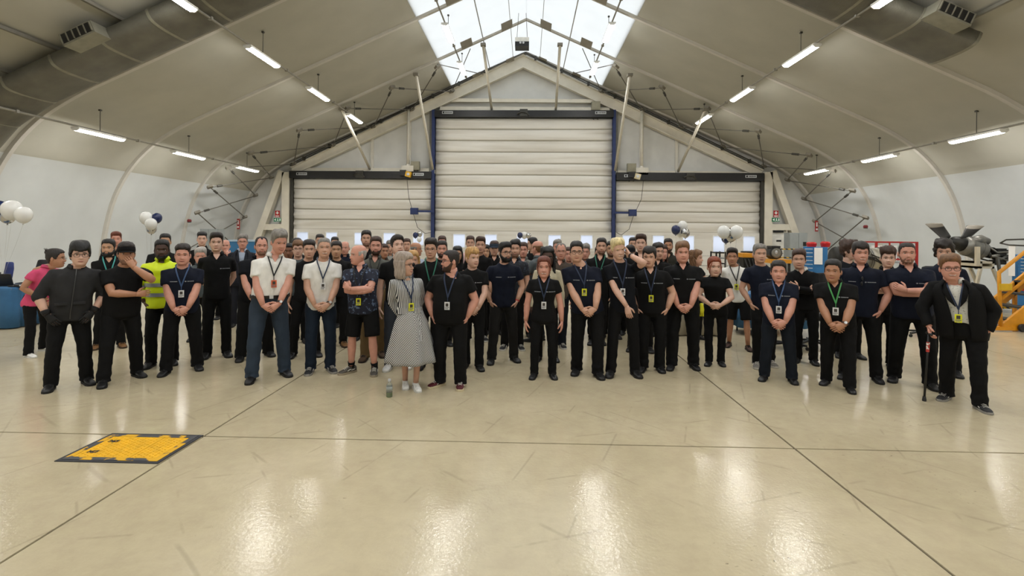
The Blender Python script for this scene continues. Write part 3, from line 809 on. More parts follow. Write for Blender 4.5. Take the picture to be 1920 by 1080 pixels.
for px, py, yy, sn in ((355, 414, 19.9, 'left'), (1623, 425, 19.9, 'right')):
    c = on_y(px, py, yy - .25)
    t = thing('alarm_sounder', 'small dark red alarm sounder on the %s arch rib' % sn, 'alarm', c, group='alarm sounders')
    MB().lathe([(.05, -.05), (.08, -.03), (.08, .03), (.05, .06)], 14).build('sounder', mat('dark red alarm', '6A1418', .4), t)
    MB().box(-.05, .05, -.05, .05, -.07, -.04).build('base', M_black, t)
# ------------------------------------------------------------------ floor hatch
M_hatch = mat('worn yellow paint', 'E8B00C', 0.5, vary=.12, scale=12, second='6A5418', thr=.66, sscale=9, bump=.3, bscale=50)
M_hatch_f = mat('scuffed grey hatch frame', '45464A', 0.6, vary=.2, scale=10, second='DDA814', thr=.48, sscale=7)
M_hatch_e = mat('dark hatch kerb', '2F3034', 0.7, vary=.2)
p0 = on_floor(108, 866); p1 = on_floor(303, 870); p2 = on_floor(385, 818); p3 = on_floor(207, 812)
hx0, hx1, hy0, hy1 = (p0.x + p3.x) / 2, min((p1.x + p2.x) / 2, jx[2] - .01), (p0.y + p1.y) / 2, (p2.y + p3.y) / 2
hw, hd = hx1 - hx0, hy1 - hy0
t = thing('floor_hatch', 'yellow steel floor hatch with a dark worn frame', 'hatch', (hx0, hy0, 0))
k = MB()
for a in ((0, hw, 0, .03), (0, hw, hd - .03, hd), (0, .03, .03, hd - .03), (hw - .03, hw, .03, hd - .03)): k.box(a[0], a[1], a[2], a[3], 0, .006)
k.build('kerb', M_hatch_e, t)
f = MB()
for a in ((.03, hw - .03, .03, .075), (.03, hw - .03, hd - .075, hd - .03), (.03, .075, .075, hd - .075), (hw - .075, hw - .03, .075, hd - .075)): f.box(a[0], a[1], a[2], a[3], 0, .009)
f.build('frame', M_hatch_f, t)
cut = .075 + (hw - .15) * .68
for x0, x1 in ((.079, cut - .003), (cut + .003, hw - .079)):
    pl = MB().box(x0, x1, .079, hd - .079, 0, .008).build('cover_plate', M_hatch, t)
    st = MB(); n = 0
    xx = x0 + .03
    while xx < x1 - .02:
        yy = .10 + (.0175 if n % 2 else 0)
        while yy < hd - .09:
            a = .7 if (n + int(yy * 100)) % 2 else -.7
            st.box(-.009, .009, -.0035, .0035, .008, .011, 0, Matrix.Translation((xx, yy, 0)) @ Matrix.Rotation(a, 4, 'Z')); yy += .035
        xx += .035; n += 1
    o = st.build('tread_studs', M_hatch, pl); o['kind'] = 'stuff'
for yy in (.15, .36):
    MB().box(.12, .20, yy, yy + .045, .0082, .0092).build('lifting_slot', M_black, t)

# ------------------------------------------------------------------ bottle
c = on_floor(730, 744)
t = thing('water_bottle', 'clear bottle with a silver cap and green drink on the floor', 'bottle', c)
M_glass = mat('clear bottle plastic', 'DDE4E0', 0.08, trans=.85, vary=.02); M_drink = mat('green drink', '6E8A18', .2, trans=.3)
MB().lathe([(.030, 0), (.034, .006), (.034, .11), (.030, .135), (.016, .158), (.014, .172)], 18).build('bottle_body', M_glass, t, smooth=True)
MB().lathe([(.028, .003), (.0315, .008), (.0315, .05), (.03, .052)], 18).build('drink', M_drink, t, smooth=True)
MB().lathe([(.0165, .170), (.017, .173), (.017, .196), (.015, .198)], 16).build('bottle_cap', M_lab, t, smooth=True)
MB().lathe([(.0345, .07), (.0345, .115)], 18).build('bottle_label', mat('grey bottle label', '9AA09C', .5), t, smooth=True)

# ------------------------------------------------------------------ balloons
def bal_mesh(r, m):
    prof = []
    for i in range(15):
        a = -PI / 2 + PI * i / 14
        prof.append((max(.006, r * math.cos(a) * (1 + .06 * math.sin(a))), r * 1.12 * math.sin(a) + (0 if math.sin(a) > 0 else -.06 * r * math.sin(a) ** 2)))
    return MB().lathe(prof, 18).mesh('balloon_skin', m, True)
M_bw = mat('white balloon latex', 'DCDCD8', .25, vary=.03); M_bn = mat('navy balloon latex', '1E2A52', .2, vary=.05); M_bs = mat('silver balloon foil', 'B8B8B8', .15, .9, vary=.05)
BM = {'white': M_bw, 'navy': M_bn, 'silver': M_bs}
def cluster(Z, wx, items, where, wz=0.0):
    wpt = on_y(wx, 440, Z); wpt.z = wz
    w = thing('balloon_weight', 'small foil weight tying down the balloons ' + where, 'weight', wpt, group='balloon weights')
    MB().lathe([(.05, 0), (.06, .02), (.045, .07), (.012, .10)], 10).build('foil_wrap', M_bs, w, smooth=True)
    MB().tube([(-.015, 0, .10), (.015, 0, .115), (.0, 0, .10)], .006, 6).build('ribbon_knot', M_bw, w)
    for i, (px, py, rp, c, lab) in enumerate(items):
        dy = (.0, .10, -.08, .16)[i % 4]
        p = on_y(px, py, Z + dy); r = rp / FPX * Z
        b = thing('balloon', lab + ' ' + where, 'balloon', p, group='party balloons')
        put('balloon_skin', bal_mesh(r, BM[c]), b)
        MB().lathe([(.012, -r * 1.2 - .02), (.016, -r * 1.2 - .018), (.006, -r * 1.14)], 8).build('knot', BM[c], b)
        e = Vector((wpt.x, wpt.y, wpt.z + .105)) - p
        MB().tube([(0, 0, -r * 1.18), (e.x * .35, e.y * .35, e.z * .45), (e.x * .8, e.y * .8, e.z * .8), e], .0022, 4).build('string', mat('pale curling ribbon', 'B9B9B4', .5), b)
cluster(9.25, 6, [(22, 394, 17, 'white', 'larger white balloon'), (-3, 394, 17, 'navy', 'navy balloon'), (44, 403, 14, 'white', 'smaller white balloon'), (14, 404, 14, 'silver', 'silver balloon')], 'at the far left edge', .775)
cluster(10.6, 283, [(274, 409, 11, 'white', 'upper white balloon'), (294, 409, 9, 'navy', 'navy balloon'), (283, 420, 10, 'white', 'lower white balloon'), (284, 429, 9, 'silver', 'silver balloon')], 'above the man in the fluorescent jacket')
cluster(19.0, 783, [(779, 441, 5, 'navy', 'navy balloon'), (787, 439, 5, 'silver', 'silver balloon'), (786, 449, 4.5, 'white', 'white balloon')], 'by the left blue post')
cluster(19.0, 984, [(975, 441, 5, 'navy', 'navy balloon'), (983, 441, 6, 'white', 'white balloon'), (991, 442, 5, 'silver', 'silver balloon')], 'before the tall shutter')
cluster(13.0, 1276, [(1267, 431, 8, 'navy', 'navy balloon'), (1280, 424, 9, 'white', 'upper white balloon'), (1285, 437, 8, 'silver', 'silver balloon'), (1275, 437, 7, 'white', 'lower white balloon')], 'above the large light-haired young man')
cluster(11.0, 1369, [(1357, 435, 11, 'white', 'left white balloon'), (1370, 440, 12, 'silver', 'big silver balloon'), (1381, 435, 11, 'white', 'right white balloon'), (1361, 447, 8, 'navy', 'navy balloon')], 'above the man in shorts and loafers')

# ------------------------------------------------------------------ tables, chairs, laptops
M_bluecloth = mat('blue table drape', '2F5F88', .8, vary=.12, scale=5, bump=.3, bscale=8)
M_whitecloth = mat('cream table drape', 'BDB6A4', .8, vary=.08, scale=5, bump=.3, bscale=8)
M_tabletop = mat('grey table top', '6E6A62', .5)
def draped_table(x0, x1, y0, y1, cm, label, clabel, drop=0.0):
    t = thing('folding_table', label, 'table', ((x0 + x1) / 2, (y0 + y1) / 2, 0), group='folding tables')
    w, d = (x1 - x0) / 2, (y1 - y0) / 2
    MB().box(-w, w, -d, d, .715, .745).build('table_top', M_tabletop, t)
    for sx in (-1, 1):
        for sy in (-1, 1): MB().tube([(sx * (w - .12), sy * (d - .1), 0), (sx * (w - .12), sy * (d - .1), .72)], .016, 8).build('leg', M_black, t)
    o = put('table_cloth', None); bpy.data.objects.remove(o)
    n = 90; rr = []
    def outline(g, wv): 
        pts = []
        for q in range(n):
            u = q / n * 4; k = int(u); f = u - k
            cs = [(-1, -1), (1, -1), (1, 1), (-1, 1), (-1, -1)]
            x = cs[k][0] + (cs[k + 1][0] - cs[k][0]) * f; y = cs[k][1] + (cs[k + 1][1] - cs[k][1]) * f
            nx, ny = ((0, -1), (1, 0), (0, 1), (-1, 0))[k]
            off = g + wv * math.sin(q * 1.3) + wv * .6 * math.sin(q * .57 + 1)
            pts.append((x * w + nx * off, y * d + ny * off))
        return pts
    for z, g, wv in ((.751, -.02, 0), (.751, .005, 0), (.742, .012, .001), (.70, .016, .006), (.4, .024, .014), (drop + .02, .032, .02)): rr.append([(x, y, z) for x, y in outline(g, wv)])
    cl = MB(); cl.loft(rr, 0, False); cl.f.append(tuple(range(n))); cl.m.append(0)
    c = cl.build('table_cloth', cm, None, ((x0 + x1) / 2, (y0 + y1) / 2, 0), smooth=True)
    sm_angle(c, 60); q = c.modifiers.new('thick', 'SOLIDIFY'); q.thickness = .003; q.offset = 1
    tag(c, clabel, 'tablecloth', 'table drapes')
a = on_y(48, 440, 9.2).x
draped_table(a - 1.5, a, 8.95, 9.65, M_bluecloth, 'folding table under a blue drape at the left edge', 'blue drape over the table at the left edge')
a = on_y(1303, 440, 8.3).x; b = on_y(1332, 440, 8.3).x
draped_table(a, b + .55, 9.25, 9.85, M_whitecloth, 'folding table under a cream drape behind the red-haired woman', 'cream drape reaching the floor behind the red-haired woman')
a = on_y(1385, 440, 9.4).x; b = on_y(1512, 440, 9.4).x
draped_table(a + .05, b, 9.35, 9.95, M_bluecloth, 'folding table under a blue drape behind the men in navy', 'blue drape over the table behind the men in navy', .12)
M_seatfab = mat('black chair fabric', '121214', .8, vary=.2); M_seatblue = mat('blue chair fabric', '1D2C63', .75, vary=.15)
def office_chair(x, y, rz, m, label, hb=1.12):
    t = thing('office_chair', label, 'chair', (x, y, 0), rz, group='office chairs')
    st = MB(); st.loft([sring_c(0, 0, z, a, b, 20) for z, a, b in ((.44, .20, .19), (.455, .24, .23), (.50, .245, .235), (.525, .22, .21))]); sm_angle(st.build('seat', m, t), 60)
    bk = MB(); rr = []
    for z, w in ((.60, .17), (.66, .22), (.85, .235), (1.02, .21), (hb - .02, .15), (hb, .08)):
        rr.append([(w * math.cos(2 * PI * j / 18), .24 + .05 * math.sin(z * 4) + .045 * math.sin(2 * PI * j / 18) - .05 * math.cos(2 * PI * j / 18) ** 2 * .6, z) for j in range(18)])
    bk.loft(rr); bk.build('backrest', m, t, smooth=True)
    MB().tube([(0, .1, .44), (0, .27, .5), (0, .29, .72)], .022, 8).build('back_stem', M_black, t)
    MB().lathe([(.03, .08), (.03, .3), (.02, .3), (.02, .44)], 10).build('gas_column', M_black, t)
    for q in range(5):
        an = 2 * PI * q / 5 + .3
        lg = MB().bar((0, 0, .10), (.29 * math.cos(an), .29 * math.sin(an), .075), .04, .03).build('leg', M_black, t)
        MB().lathe([(.028, -.014), (.03, 0), (.028, .014)], 10, 0, Matrix.Translation((.29 * math.cos(an), .29 * math.sin(an), .03)) @ Matrix.Rotation(PI / 2, 4, 'X')).build('castor', M_black, lg)
    for sx in (-1, 1):
        MB().tube([(sx * .22, .05, .47), (sx * .28, .05, .52), (sx * .28, .02, .68), (sx * .28, -.12, .69)], .017, 8).build('armrest', M_black, t)
def sring_c(cx, cy, z, a, b, n): return [(cx + a * math.copysign(abs(math.cos(2 * PI * j / n)) ** .7, math.cos(2 * PI * j / n)), cy + b * math.copysign(abs(math.sin(2 * PI * j / n)) ** .7, math.sin(2 * PI * j / n)), z) for j in range(n)]
p = on_y(36, 500, 10.2); office_chair(p.x, 10.25, 2.6, M_seatblue, 'blue-backed office chair behind the table at the left edge', 1.15)
p = on_y(90, 500, 10.6); office_chair(p.x, 10.7, 2.9, M_seatfab, 'black office chair behind the woman in pink', 1.18)
p = on_y(1518, 500, 8.6); office_chair(p.x, 8.55, PI + .3, M_seatfab, 'black office chair behind the young man with the white collar, the nearer one', 1.22)
p = on_y(1476, 500, 8.3); office_chair(p.x, 8.3, PI - .2, M_seatfab, 'black office chair left of the nearer one behind the white collar', 1.22)
p = on_y(1731, 490, 9.5); office_chair(p.x, 9.5, PI, M_seatfab, 'black round-backed office chair behind the solid man in navy', 1.30)
M_screen = mat('dark laptop screen', '0C0D0F', .15)
def laptop(x, y, z, rz, label, pale=False):
    t = thing('laptop', label, 'laptop', (x, y, z), rz, group='laptops on the left table')
    MB().box(-.17, .17, -.12, .12, 0, .02).build('keyboard_base', M_black, t)
    kb = MB()
    for r_ in range(4):
        for c_ in range(10): kb.box(-.15 + c_ * .03, -.125 + c_ * .03, -.02 + r_ * .028, .004 + r_ * .028, .02, .023)
    o = kb.build('keys', M_seatfab, t); o['kind'] = 'stuff'
    L_ = Matrix.Translation((0, .12, .015)) @ Matrix.Rotation(-.3, 4, 'X')
    lid = MB().box(-.17, .17, -.008, .008, 0, .23, 0, L_).build('lid', M_black, t)
    MB().box(-.155, .155, -.0095, -.008, .015, .215, 0, L_).build('screen', mat('pale screen glow', 'C9CED2', .3, emit=.35) if pale else M_screen, lid)
p = on_y(10, 530, 9.25); laptop(p.x, 9.32, .753, PI + .15, 'open black laptop on the blue-draped left table, right one')
laptop(p.x - .48, 9.28, .753, .2, 'open black laptop with a pale screen at the left end of the table', True)
p = on_y(30, 540, 9.1)
t = thing('black_tray', 'flat black tray with gadgets at the corner of the blue-draped left table', 'tray', (p.x, 9.15, .753))
MB().loft([sring_c(0, 0, 0, .14, .10, 20), sring_c(0, 0, .018, .17, .12, 20), sring_c(0, 0, .022, .16, .11, 20), sring_c(0, 0, .012, .13, .09, 20)]).build('tray', M_black, t)
MB().box(-.06, .0, -.03, .02, .012, .04).build('gadget', M_dark_steel, t); MB().box(.03, .09, -.02, .03, .012, .035).build('card_box', M_wht, t)

# ------------------------------------------------------------------ grey cabinets at the back
def wall_cabinet(px0, px1, y, z1, depth, label, m):
    a, b = on_y(px0, 450, y), on_y(px1, 450, y); w = b.x - a.x
    t = thing('switch_cabinet', label, 'cabinet', (a.x, y, 0), group='grey switch cabinets')
    MB().box(0, w, 0, depth, 0, z1).build('case', m, t)
    for i in range(2):
        d = MB().box(w * i / 2 + .01, w * (i + 1) / 2 - .01, -.02, 0, .08, z1 - .04).build('door', m, t)
        MB().box(w / 2 + (-.05 if i == 0 else .03), w / 2 + (-.03 if i == 0 else .05), -.045, -.02, .95, 1.1).build('handle', M_black, d)
    MB().box(w * .74, w * .92, -.03, -.02, z1 - .55, z1 - .38).build('meter_plate', M_black, t)
M_cab = mat('grey cabinet paint', '8B908F', .5, vary=.06)
wall_cabinet(1480, 1514, 21.6, 1.98, .45, 'tall grey switch cabinet beside the right personnel door', M_cab)
wall_cabinet(375, 408, 19.0, 1.92, .45, 'tall grey cabinet in front of the left wall bracing', M_cab)
a = on_y(428, 460, 13.0); b = on_y(456, 460, 13.0)
t = thing('display_stand', 'low blue display stand with a red stripe behind the man in the blazer', 'stand', (a.x, 13, 0))
MB().box(0, b.x - a.x + .3, 0, .35, 0, 1.56).build('body', mat('display blue', '2E6C9A', .5), t)
MB().box(-.005, b.x - a.x + .305, -.012, 0, 1.16, 1.24).build('red_stripe', M_red, t)
MB().box(-.02, b.x - a.x + .32, -.02, .37, 1.56, 1.60).build('top_board', mat('display pale top', '9FB9CC', .5), t)

# ------------------------------------------------------------------ tool gear on the right
M_tblue = mat('tool chest blue', '2F6FA6', .4, vary=.08); M_pale = mat('pale drawer edge', 'C9D3DA', .4); M_orange = mat('safety yellow paint', 'CE8A10', .45, vary=.1, scale=8)
def tool_chest(px0, px1, y, z1, label, extra=None, d=.6):
    a, b = on_y(px0, 450, y), on_y(px1, 450, y); w = b.x - a.x
    t = thing('tool_chest', label, 'tool chest', (a.x, y, 0), -math.atan2(a.x, y), group='blue tool chests')
    w *= math.cos(math.atan2(a.x, y))
    MB().box(0, w, 0, d, .12, z1).build('case', M_tblue, t)
    for sx in (.1, w - .1):
        for sy in (.1, d - .1): MB().lathe([(.05, -.02), (.06, 0), (.05, .02)], 12, 0, Matrix.Translation((sx, sy, .06)) @ Matrix.Rotation(PI / 2, 4, 'X')).build('castor', M_black, t)
    return t, w
t, w = tool_chest(1506, 1551, 15.0, 1.52, 'blue tool chest with pale drawer edges and red bins on top')
for i in range(7):
    z = 1.48 - i * .11
    dr_ = MB().box(.02, w * .42, -.02, 0, z - .095, z).build('drawer', M_tblue, t); MB().box(.04, w * .40, -.032, -.02, z - .03, z - .012).build('pull', M_pale, dr_)
MB().box(w * .46, w * .80, -.03, 0, 1.02, 1.50).build('paper_sheets', M_wht, t)
for i, (x, ww, hh_) in enumerate(((.08, .24, .14), (.42, .22, .16))):
    o = MB().loft([sring_c(0, 0, 0, ww * .42, .12, 16), sring_c(0, 0, hh_ * .7, ww * .5, .15, 16), sring_c(0, 0, hh_, ww * .36, .10, 16)]).build('red_bin', mat('red plastic', 'C01F1F', .4), None, (on_y(1506, 450, 15).x + x + .2, 15.1 - x * .3, 1.52))
    tag(o, ('left' if i == 0 else 'right') + ' red plastic bin on top of the blue tool chest', 'bin', 'red bins')
t, w = tool_chest(1898, 2010, 12.0, 1.44, 'tall blue tool chest behind the yellow steps at the right edge')
for i in range(8):
    z = 1.44 - i * .075
    dr_ = MB().box(.10, w - .05, -.02, 0, z - .065, z).build('drawer', M_tblue, t); MB().box(.14, w - .1, -.032, -.02, z - .02, z - .008).build('pull', M_pale, dr_)
MB().box(-.06, .05, -.05, 0, .95, 1.66).build('white_side_panel', M_wht, t); MB().box(0, w, -.025, 0, .62, .68).build('red_stripe', M_red, t)
MB().box(.08, .16, -.03, 0, .78, .92).build('lock_box', M_black, t); MB().box(.26, .46, -.03, 0, .35, .55).build('white_notice', M_wht, t)
MB().tube([(-.2, .1, 1.7), (-.1, -.05, 1.78), (.3, -.05, 1.8), (.5, .1, 1.74)], .018, 8).tube([(-.2, .1, 1.7), (-.05, -.05, 1.66), (.4, -.05, 1.64)], .018, 8).build('top_rail', M_dark_steel, t)
# yellow access steps
base = on_floor(1862, 621)
t = thing('access_steps', 'yellow steel access steps with handrails at the right edge', 'steps', base)
for yy, nm in ((0, 'near'), (.75, 'far')):
    MB().prism([(.0, yy, .02), (.34, yy, .02), (2.4, yy, 1.85), (2.4, yy, 2.12), (2.25, yy, 2.12)] if False else [(.0, yy, .02), (.42, yy, .02), (2.3, yy, 1.62), (2.3, yy, 1.92), (.16, yy, .12)], (0, .05, 0)).build('stringer', M_orange, t)
    if nm == 'near': MB().tube([(.16, yy + .02, .1), (.12, yy + .02, 1.14), (2.3, yy + .02, 2.96)], .035, 10).build('handrail', M_orange, t, smooth=True)
    if nm == 'near': MB().tube([(.17, yy + .02, .62), (2.3, yy + .02, 2.44)], .03, 10).build('mid_rail', M_orange, t, smooth=True)
    MB().box(0, 2.4, yy - .02, yy + .06, .02, .09).build('base_rail', M_orange, t)
    for xx in (1.1, 2.2): MB().box(xx, xx + .06, yy, yy + .05, .05, xx * .84).build('post', M_orange, t)
for i in range(7): MB().box(.28 + i * .27, .52 + i * .27, .04, .76, .20 + i * .235, .235 + i * .235).build('tread', M_dark_steel, t)
MB().box(.1, .32, -.04, .0, .80, .93).build('yellow_box', mat('yellow plastic', 'C9A21A', .4), t)
MB().lathe([(.07, -.03), (.08, 0), (.07, .03)], 14, 0, Matrix.Translation((.5, -.06, .08)) @ Matrix.Rotation(PI / 2, 4, 'X')).build('wheel', M_black, t)

# propeller engine on its stand
M_alu = mat('weathered aluminium', '7D7B74', .4, .6, vary=.25, scale=5); M_dk = mat('oily dark metal', '2A2926', .45, .5, vary=.4, scale=8); M_cream = mat('cream engine stand paint', 'C9BFA6', .5, vary=.1)
EY = 13.2
org = on_y(1800, 470, EY); g0 = Vector((org.x, EY, 0))
t = thing('propeller_engine', 'turboprop engine with two stubby dark propeller blades on a stand', 'engine', g0)
def el(px, py, d=0): q = on_y(px, py, EY) - g0; return Vector((q.x, d, q.z))
for tip0, tip1, r0, r1, lab in (((1739, 420), (1762, 419), (1762, 451), (1790, 442), 'a'), ((1817, 423), (1841, 424), (1794, 446), (1824, 447), 'b')):
    a0, a1, b0, b1 = el(*tip0), el(*tip1), el(*r0), el(*r1); rr = []
    for q in range(6):
        f = q / 5; p_, s_ = b0.lerp(a0, f), b1.lerp(a1, f); tw = .12 - .20 * f; th_ = .05 - .035 * f
        c_ = (p_ + s_) / 2; h_ = (s_ - p_) / 2
        rr.append([c_ + h_ * math.cos(an) + Vector((0, tw * math.cos(an) + th_ * math.sin(an), 0)) + Vector((0, 0, math.sin(an) * .02)) for an in np.arange(12) * 2 * PI / 12])
    bl = MB().loft(rr); bl.m = [1 if (i // 12) >= 4 else 0 for i in range(len(bl.f))]
    bl.build('propeller_blade', [mat('blackened blade', '262422', .5, vary=.2), mat('worn pale blade tip', '8A8478', .5)], t, smooth=True)
ax = (el(1842, 480) - el(1785, 462)).normalized()
c0 = el(1796, 456)
MB().tube([c0 - ax * .22, c0 - ax * .15, c0, c0 + ax * .12], [.05, .13, .18, .19], 20).build('spinner_hub', M_dk, t, smooth=True)
MB().tube([c0 + ax * .10, c0 + ax * .2, c0 + ax * .45, c0 + ax * .62, c0 + ax * .72], [.20, .25, .25, .22, .13], 22).build('engine_case', M_alu, t, smooth=True)
for q in (.22, .48): MB().tube([c0 + ax * q, c0 + ax * (q + .025)], .258, 22).build('case_band', M_alu, t)
MB().tube([el(1815, 452, -.1), el(1832, 449, -.1), el(1846, 453, -.08)], [.10, .12, .09], 14).build('intake_duct', M_alu, t, smooth=True)
rq = random.Random(5)
for q in range(12):
    a_ = el(1835 + rq.uniform(-8, 10), 462 + rq.uniform(-12, 22), rq.uniform(-.3, .2)); b_ = el(1886 + rq.uniform(-14, 8), 480 + rq.uniform(-14, 22), rq.uniform(-.3, .2))
    m_ = (a_ + b_) / 2 + Vector((rq.uniform(-.05, .05), rq.uniform(-.1, .1), rq.uniform(-.1, .06)))
    MB().tube([a_, m_, b_], rq.uniform(.014, .03), 7).build('pipe', M_dk if q % 2 else M_alu, t, smooth=True)
for q in range(6):
    p_ = el(1866 + rq.uniform(-12, 20), 482 + rq.uniform(-14, 14), rq.uniform(-.2, .15)); z_ = rq.uniform(.05, .11)
    MB().box(p_.x - z_, p_.x + z_, p_.y - z_, p_.y + z_, p_.z - z_ * .8, p_.z + z_ * .8).build('accessory_box', M_dk, t)
MB().bar(el(1809, 462, -.36), el(1809, 496, -.36), .09, .06).build('stand_post', M_cream, t)
fr = MB(); q0, q1 = el(1814, 489, -.33), el(1840, 502, -.33)
fr.box(q0.x, q1.x, -.36, .3, q0.z - .05, q0.z).box(q0.x, q1.x, -.36, .3, q1.z, q1.z + .05).box(q0.x, q0.x + .05, -.36, .3, q1.z, q0.z).box(q1.x - .05, q1.x, -.36, .3, q1.z, q0.z)
fr.build('stand_frame', M_cream, t)
for yy in (-.35, .3):
    zf = .16
    MB().bar(Vector((el(1815, 502).x, yy, el(1815, 502).z)), Vector((el(1800, 545).x, yy, zf)), .06, .06).build('stand_leg', M_cream, t)
    MB().bar(Vector((el(1838, 502).x, yy, el(1838, 502).z)), Vector((el(1866, 545).x, yy, zf)), .06, .06).build('stand_leg', M_cream, t)
    MB().bar(Vector((el(1846, 480).x, yy, el(1846, 480).z)), Vector((el(1850, 506).x, yy, el(1850, 506).z)), .05, .05).build('stand_strut', M_alu, t)
x0, x1 = el(1785, 540).x, el(1890, 540).x
MB().box(x0, x1, -.5, .45, .10, .18).build('trolley_deck', mat('grey trolley deck', '6F6C62', .6), t)
hz_m = bpy.data.materials.new('black and yellow hazard stripes'); hz_m.use_nodes = True
_nt = hz_m.node_tree; _tc = _nt.nodes.new('ShaderNodeTexCoord'); _mp = _nt.nodes.new('ShaderNodeMapping'); _mp.inputs['Rotation'].default_value = (0, .8, 0); _wv = _nt.nodes.new('ShaderNodeTexWave'); _wv.inputs['Scale'].default_value = 3.2
_r = _nt.nodes.new('ShaderNodeValToRGB'); _r.color_ramp.interpolation = 'CONSTANT'; _r.color_ramp.elements[0].color = lin('151515'); _r.color_ramp.elements[1].position = .5; _r.color_ramp.elements[1].color = lin('D8A818')
_nt.links.new(_tc.outputs['Object'], _mp.inputs['Vector']); _nt.links.new(_mp.outputs['Vector'], _wv.inputs['Vector']); _nt.links.new(_wv.outputs['Fac'], _r.inputs['Fac']); _nt.links.new(_r.outputs['Color'], _nt.nodes['Principled BSDF'].inputs['Base Color'])
MB().box(x0, x1, -.515, -.5, .10, .18).build('hazard_edge', hz_m, t)
for sx in (x0 + .15, x1 - .15):
    for sy in (-.38, .33): MB().lathe([(.05, -.03), (.06, 0), (.05, .03)], 12, 0, Matrix.Translation((sx, sy, .06)) @ Matrix.Rotation(PI / 2, 4, 'X')).build('castor', M_black, t)

# jet engine core lying on a cradle
EY2 = 13.2
a = on_y(1566, 484, EY2); b = on_y(1656, 484, EY2); L2 = b.x - a.x; zc = a.z - .02
t = thing('engine_core', 'silver jet engine core with a black intake ring on a cradle', 'engine', (a.x, EY2, 0))
MB().tube([(-.02, 0, zc), (.06, 0, zc), (.10, 0, zc)], [.30, .33, .29], 24).build('intake_ring', M_dk, t, smooth=True)
M_alu2 = mat('bright worn aluminium', 'A39E90', .35, .55, vary=.25, scale=4)
MB().tube([(.10, 0, zc), (.35, 0, zc), (.40, 0, zc), (.75, 0, zc)], [.24, .26, .30, .30], 24).build('front_drum', M_alu2, t, smooth=True)
MB().tube([(.78, 0, zc), (1.05, 0, zc), (1.12, 0, zc), (L2, 0, zc)], [.29, .29, .25, .22], 24).build('rear_drum', M_alu2, t, smooth=True)
for x in (.40, .74, .78, 1.06): MB().tube([(x, 0, zc), (x + .025, 0, zc)], .315, 24).build('flange', M_alu, t)
for q in range(5): MB().tube([(.3 + .1 * q, -.3, zc - .1 + .06 * q), (.5 + .1 * q, -.32, zc + .05), (.8 + .08 * q, -.3, zc - .05 * q)], .014, 6).build('pipe', M_dk, t)
for x in (.35, 1.0):
    MB().bar((x, -.3, .1), (x, -.12, zc - .25), .05, .05).bar((x, .3, .1), (x, .12, zc - .25), .05, .05).bar((x, -.35, .1), (x, .35, .1), .06, .06).box(x - .03, x + .03, -.35, -.3, 0, .1).box(x - .03, x + .03, .3, .35, 0, .1).build('cradle', M_cream, t)
# red cage trolley
EY3 = 14.4
a = on_y(1643, 460, EY3); b = on_y(1719, 460, EY3); w = b.x - a.x; zt = on_y(1680, 453, EY3).z
t = thing('red_cage', 'red framed storage cage with pale sheets behind the curly-haired teenager', 'cage', (a.x, EY3, 0))
for x in (0, w):
    for y in (0, .6): MB().box(x - .025, x + .025, y - .025, y + .025, 0, zt).build('post', M_red, t)
for z in (.15, .7, 1.2, zt - .02):
    MB().box(0, w, -.02, .02, z - .02, z + .02).box(0, w, .58, .62, z - .02, z + .02).build('rail', M_red, t)
for x in (w * .33, w * .66): MB().box(x - .015, x + .015, -.015, .015, .15, zt).build('upright', M_red, t)
MB().box(.0, w, 0, .6, .68, .70).box(0, w, 0, .6, 1.10, 1.12).build('shelf', M_cab, t)
for x in (.08, .5, .85): MB().box(x, x + .28, .3, .32, 1.14, zt - .12).build('pale_sheet', M_wht, t)
# black round unit on a yellow trolley, and clutter left of it
EY4 = 13.6
c = on_y(1450, 474, EY4)
t = thing('round_test_unit', 'black round engine unit with a bright centre by the right personnel door', 'engine unit', (c.x, EY4, 0))
r_ = 11.5 / FPX * EY4
MB().lathe([(r_ * .5, -.16), (r_, -.14), (r_, .14), (r_ * .6, .16)], 22, 0, Matrix.Translation((0, 0, c.z)) @ Matrix.Rotation(PI / 2, 4, 'X')).build('drum', M_black, t)
MB().lathe([(r_ * .70, 0), (r_ * .78, .02), (r_ * .62, .03)], 22, 0, Matrix.Translation((0, -.15, c.z)) @ Matrix.Rotation(PI / 2, 4, 'X')).build('inner_ring', M_alu, t)
MB().ball((-.01, -.18, c.z + .02), (.035, .02, .05)).build('centre_boss', M_lab, t)
MB().box(-r_ * .8, r_ * .6, -.18, .1, c.z + r_ * .8, c.z + r_ * 1.12).build('top_block', M_black, t)
zt = c.z - r_ * .98
MB().box(-.22, .30, -.35, .35, zt - .10, zt).build('yellow_deck', M_orange, t)
for sx in (-.18, .26):
    for sy in (-.3, .3): MB().box(sx - .025, sx + .025, sy - .025, sy + .025, 0, zt - .1).build('leg', M_dk, t)
a, b = on_y(1462, 467, 14.2), on_y(1498, 467, 14.2); z2 = on_y(1470, 483, 14.2).z
t = thing('chain_barrier', 'black and yellow chain barrier right of the round engine unit', 'barrier', (a.x, 14.2, 0))
for z in (a.z, z2): MB().bar((0, 0, z), (b.x - a.x, 0, z), .03, .03).build('chain', hz_m, t)
for x in (0, b.x - a.x): MB().tube([(x, 0, .02), (x, 0, a.z + .02)], .018, 8).lathe([(.12, 0), (.12, .02), (.02, .03)], 12, 0, Matrix.Translation((x, 0, 0))).build('stanchion', M_orange, t)
EY5 = 11.8
a = on_y(1384, 475, EY5); b = on_y(1424, 475, EY5)
t = thing('service_cart', 'yellow-topped service cart with dark machinery behind the man in the white t-shirt', 'cart', (a.x, EY5, 0))
w = (b.x - a.x) * .62; z = on_y(1390, 472, EY5).z
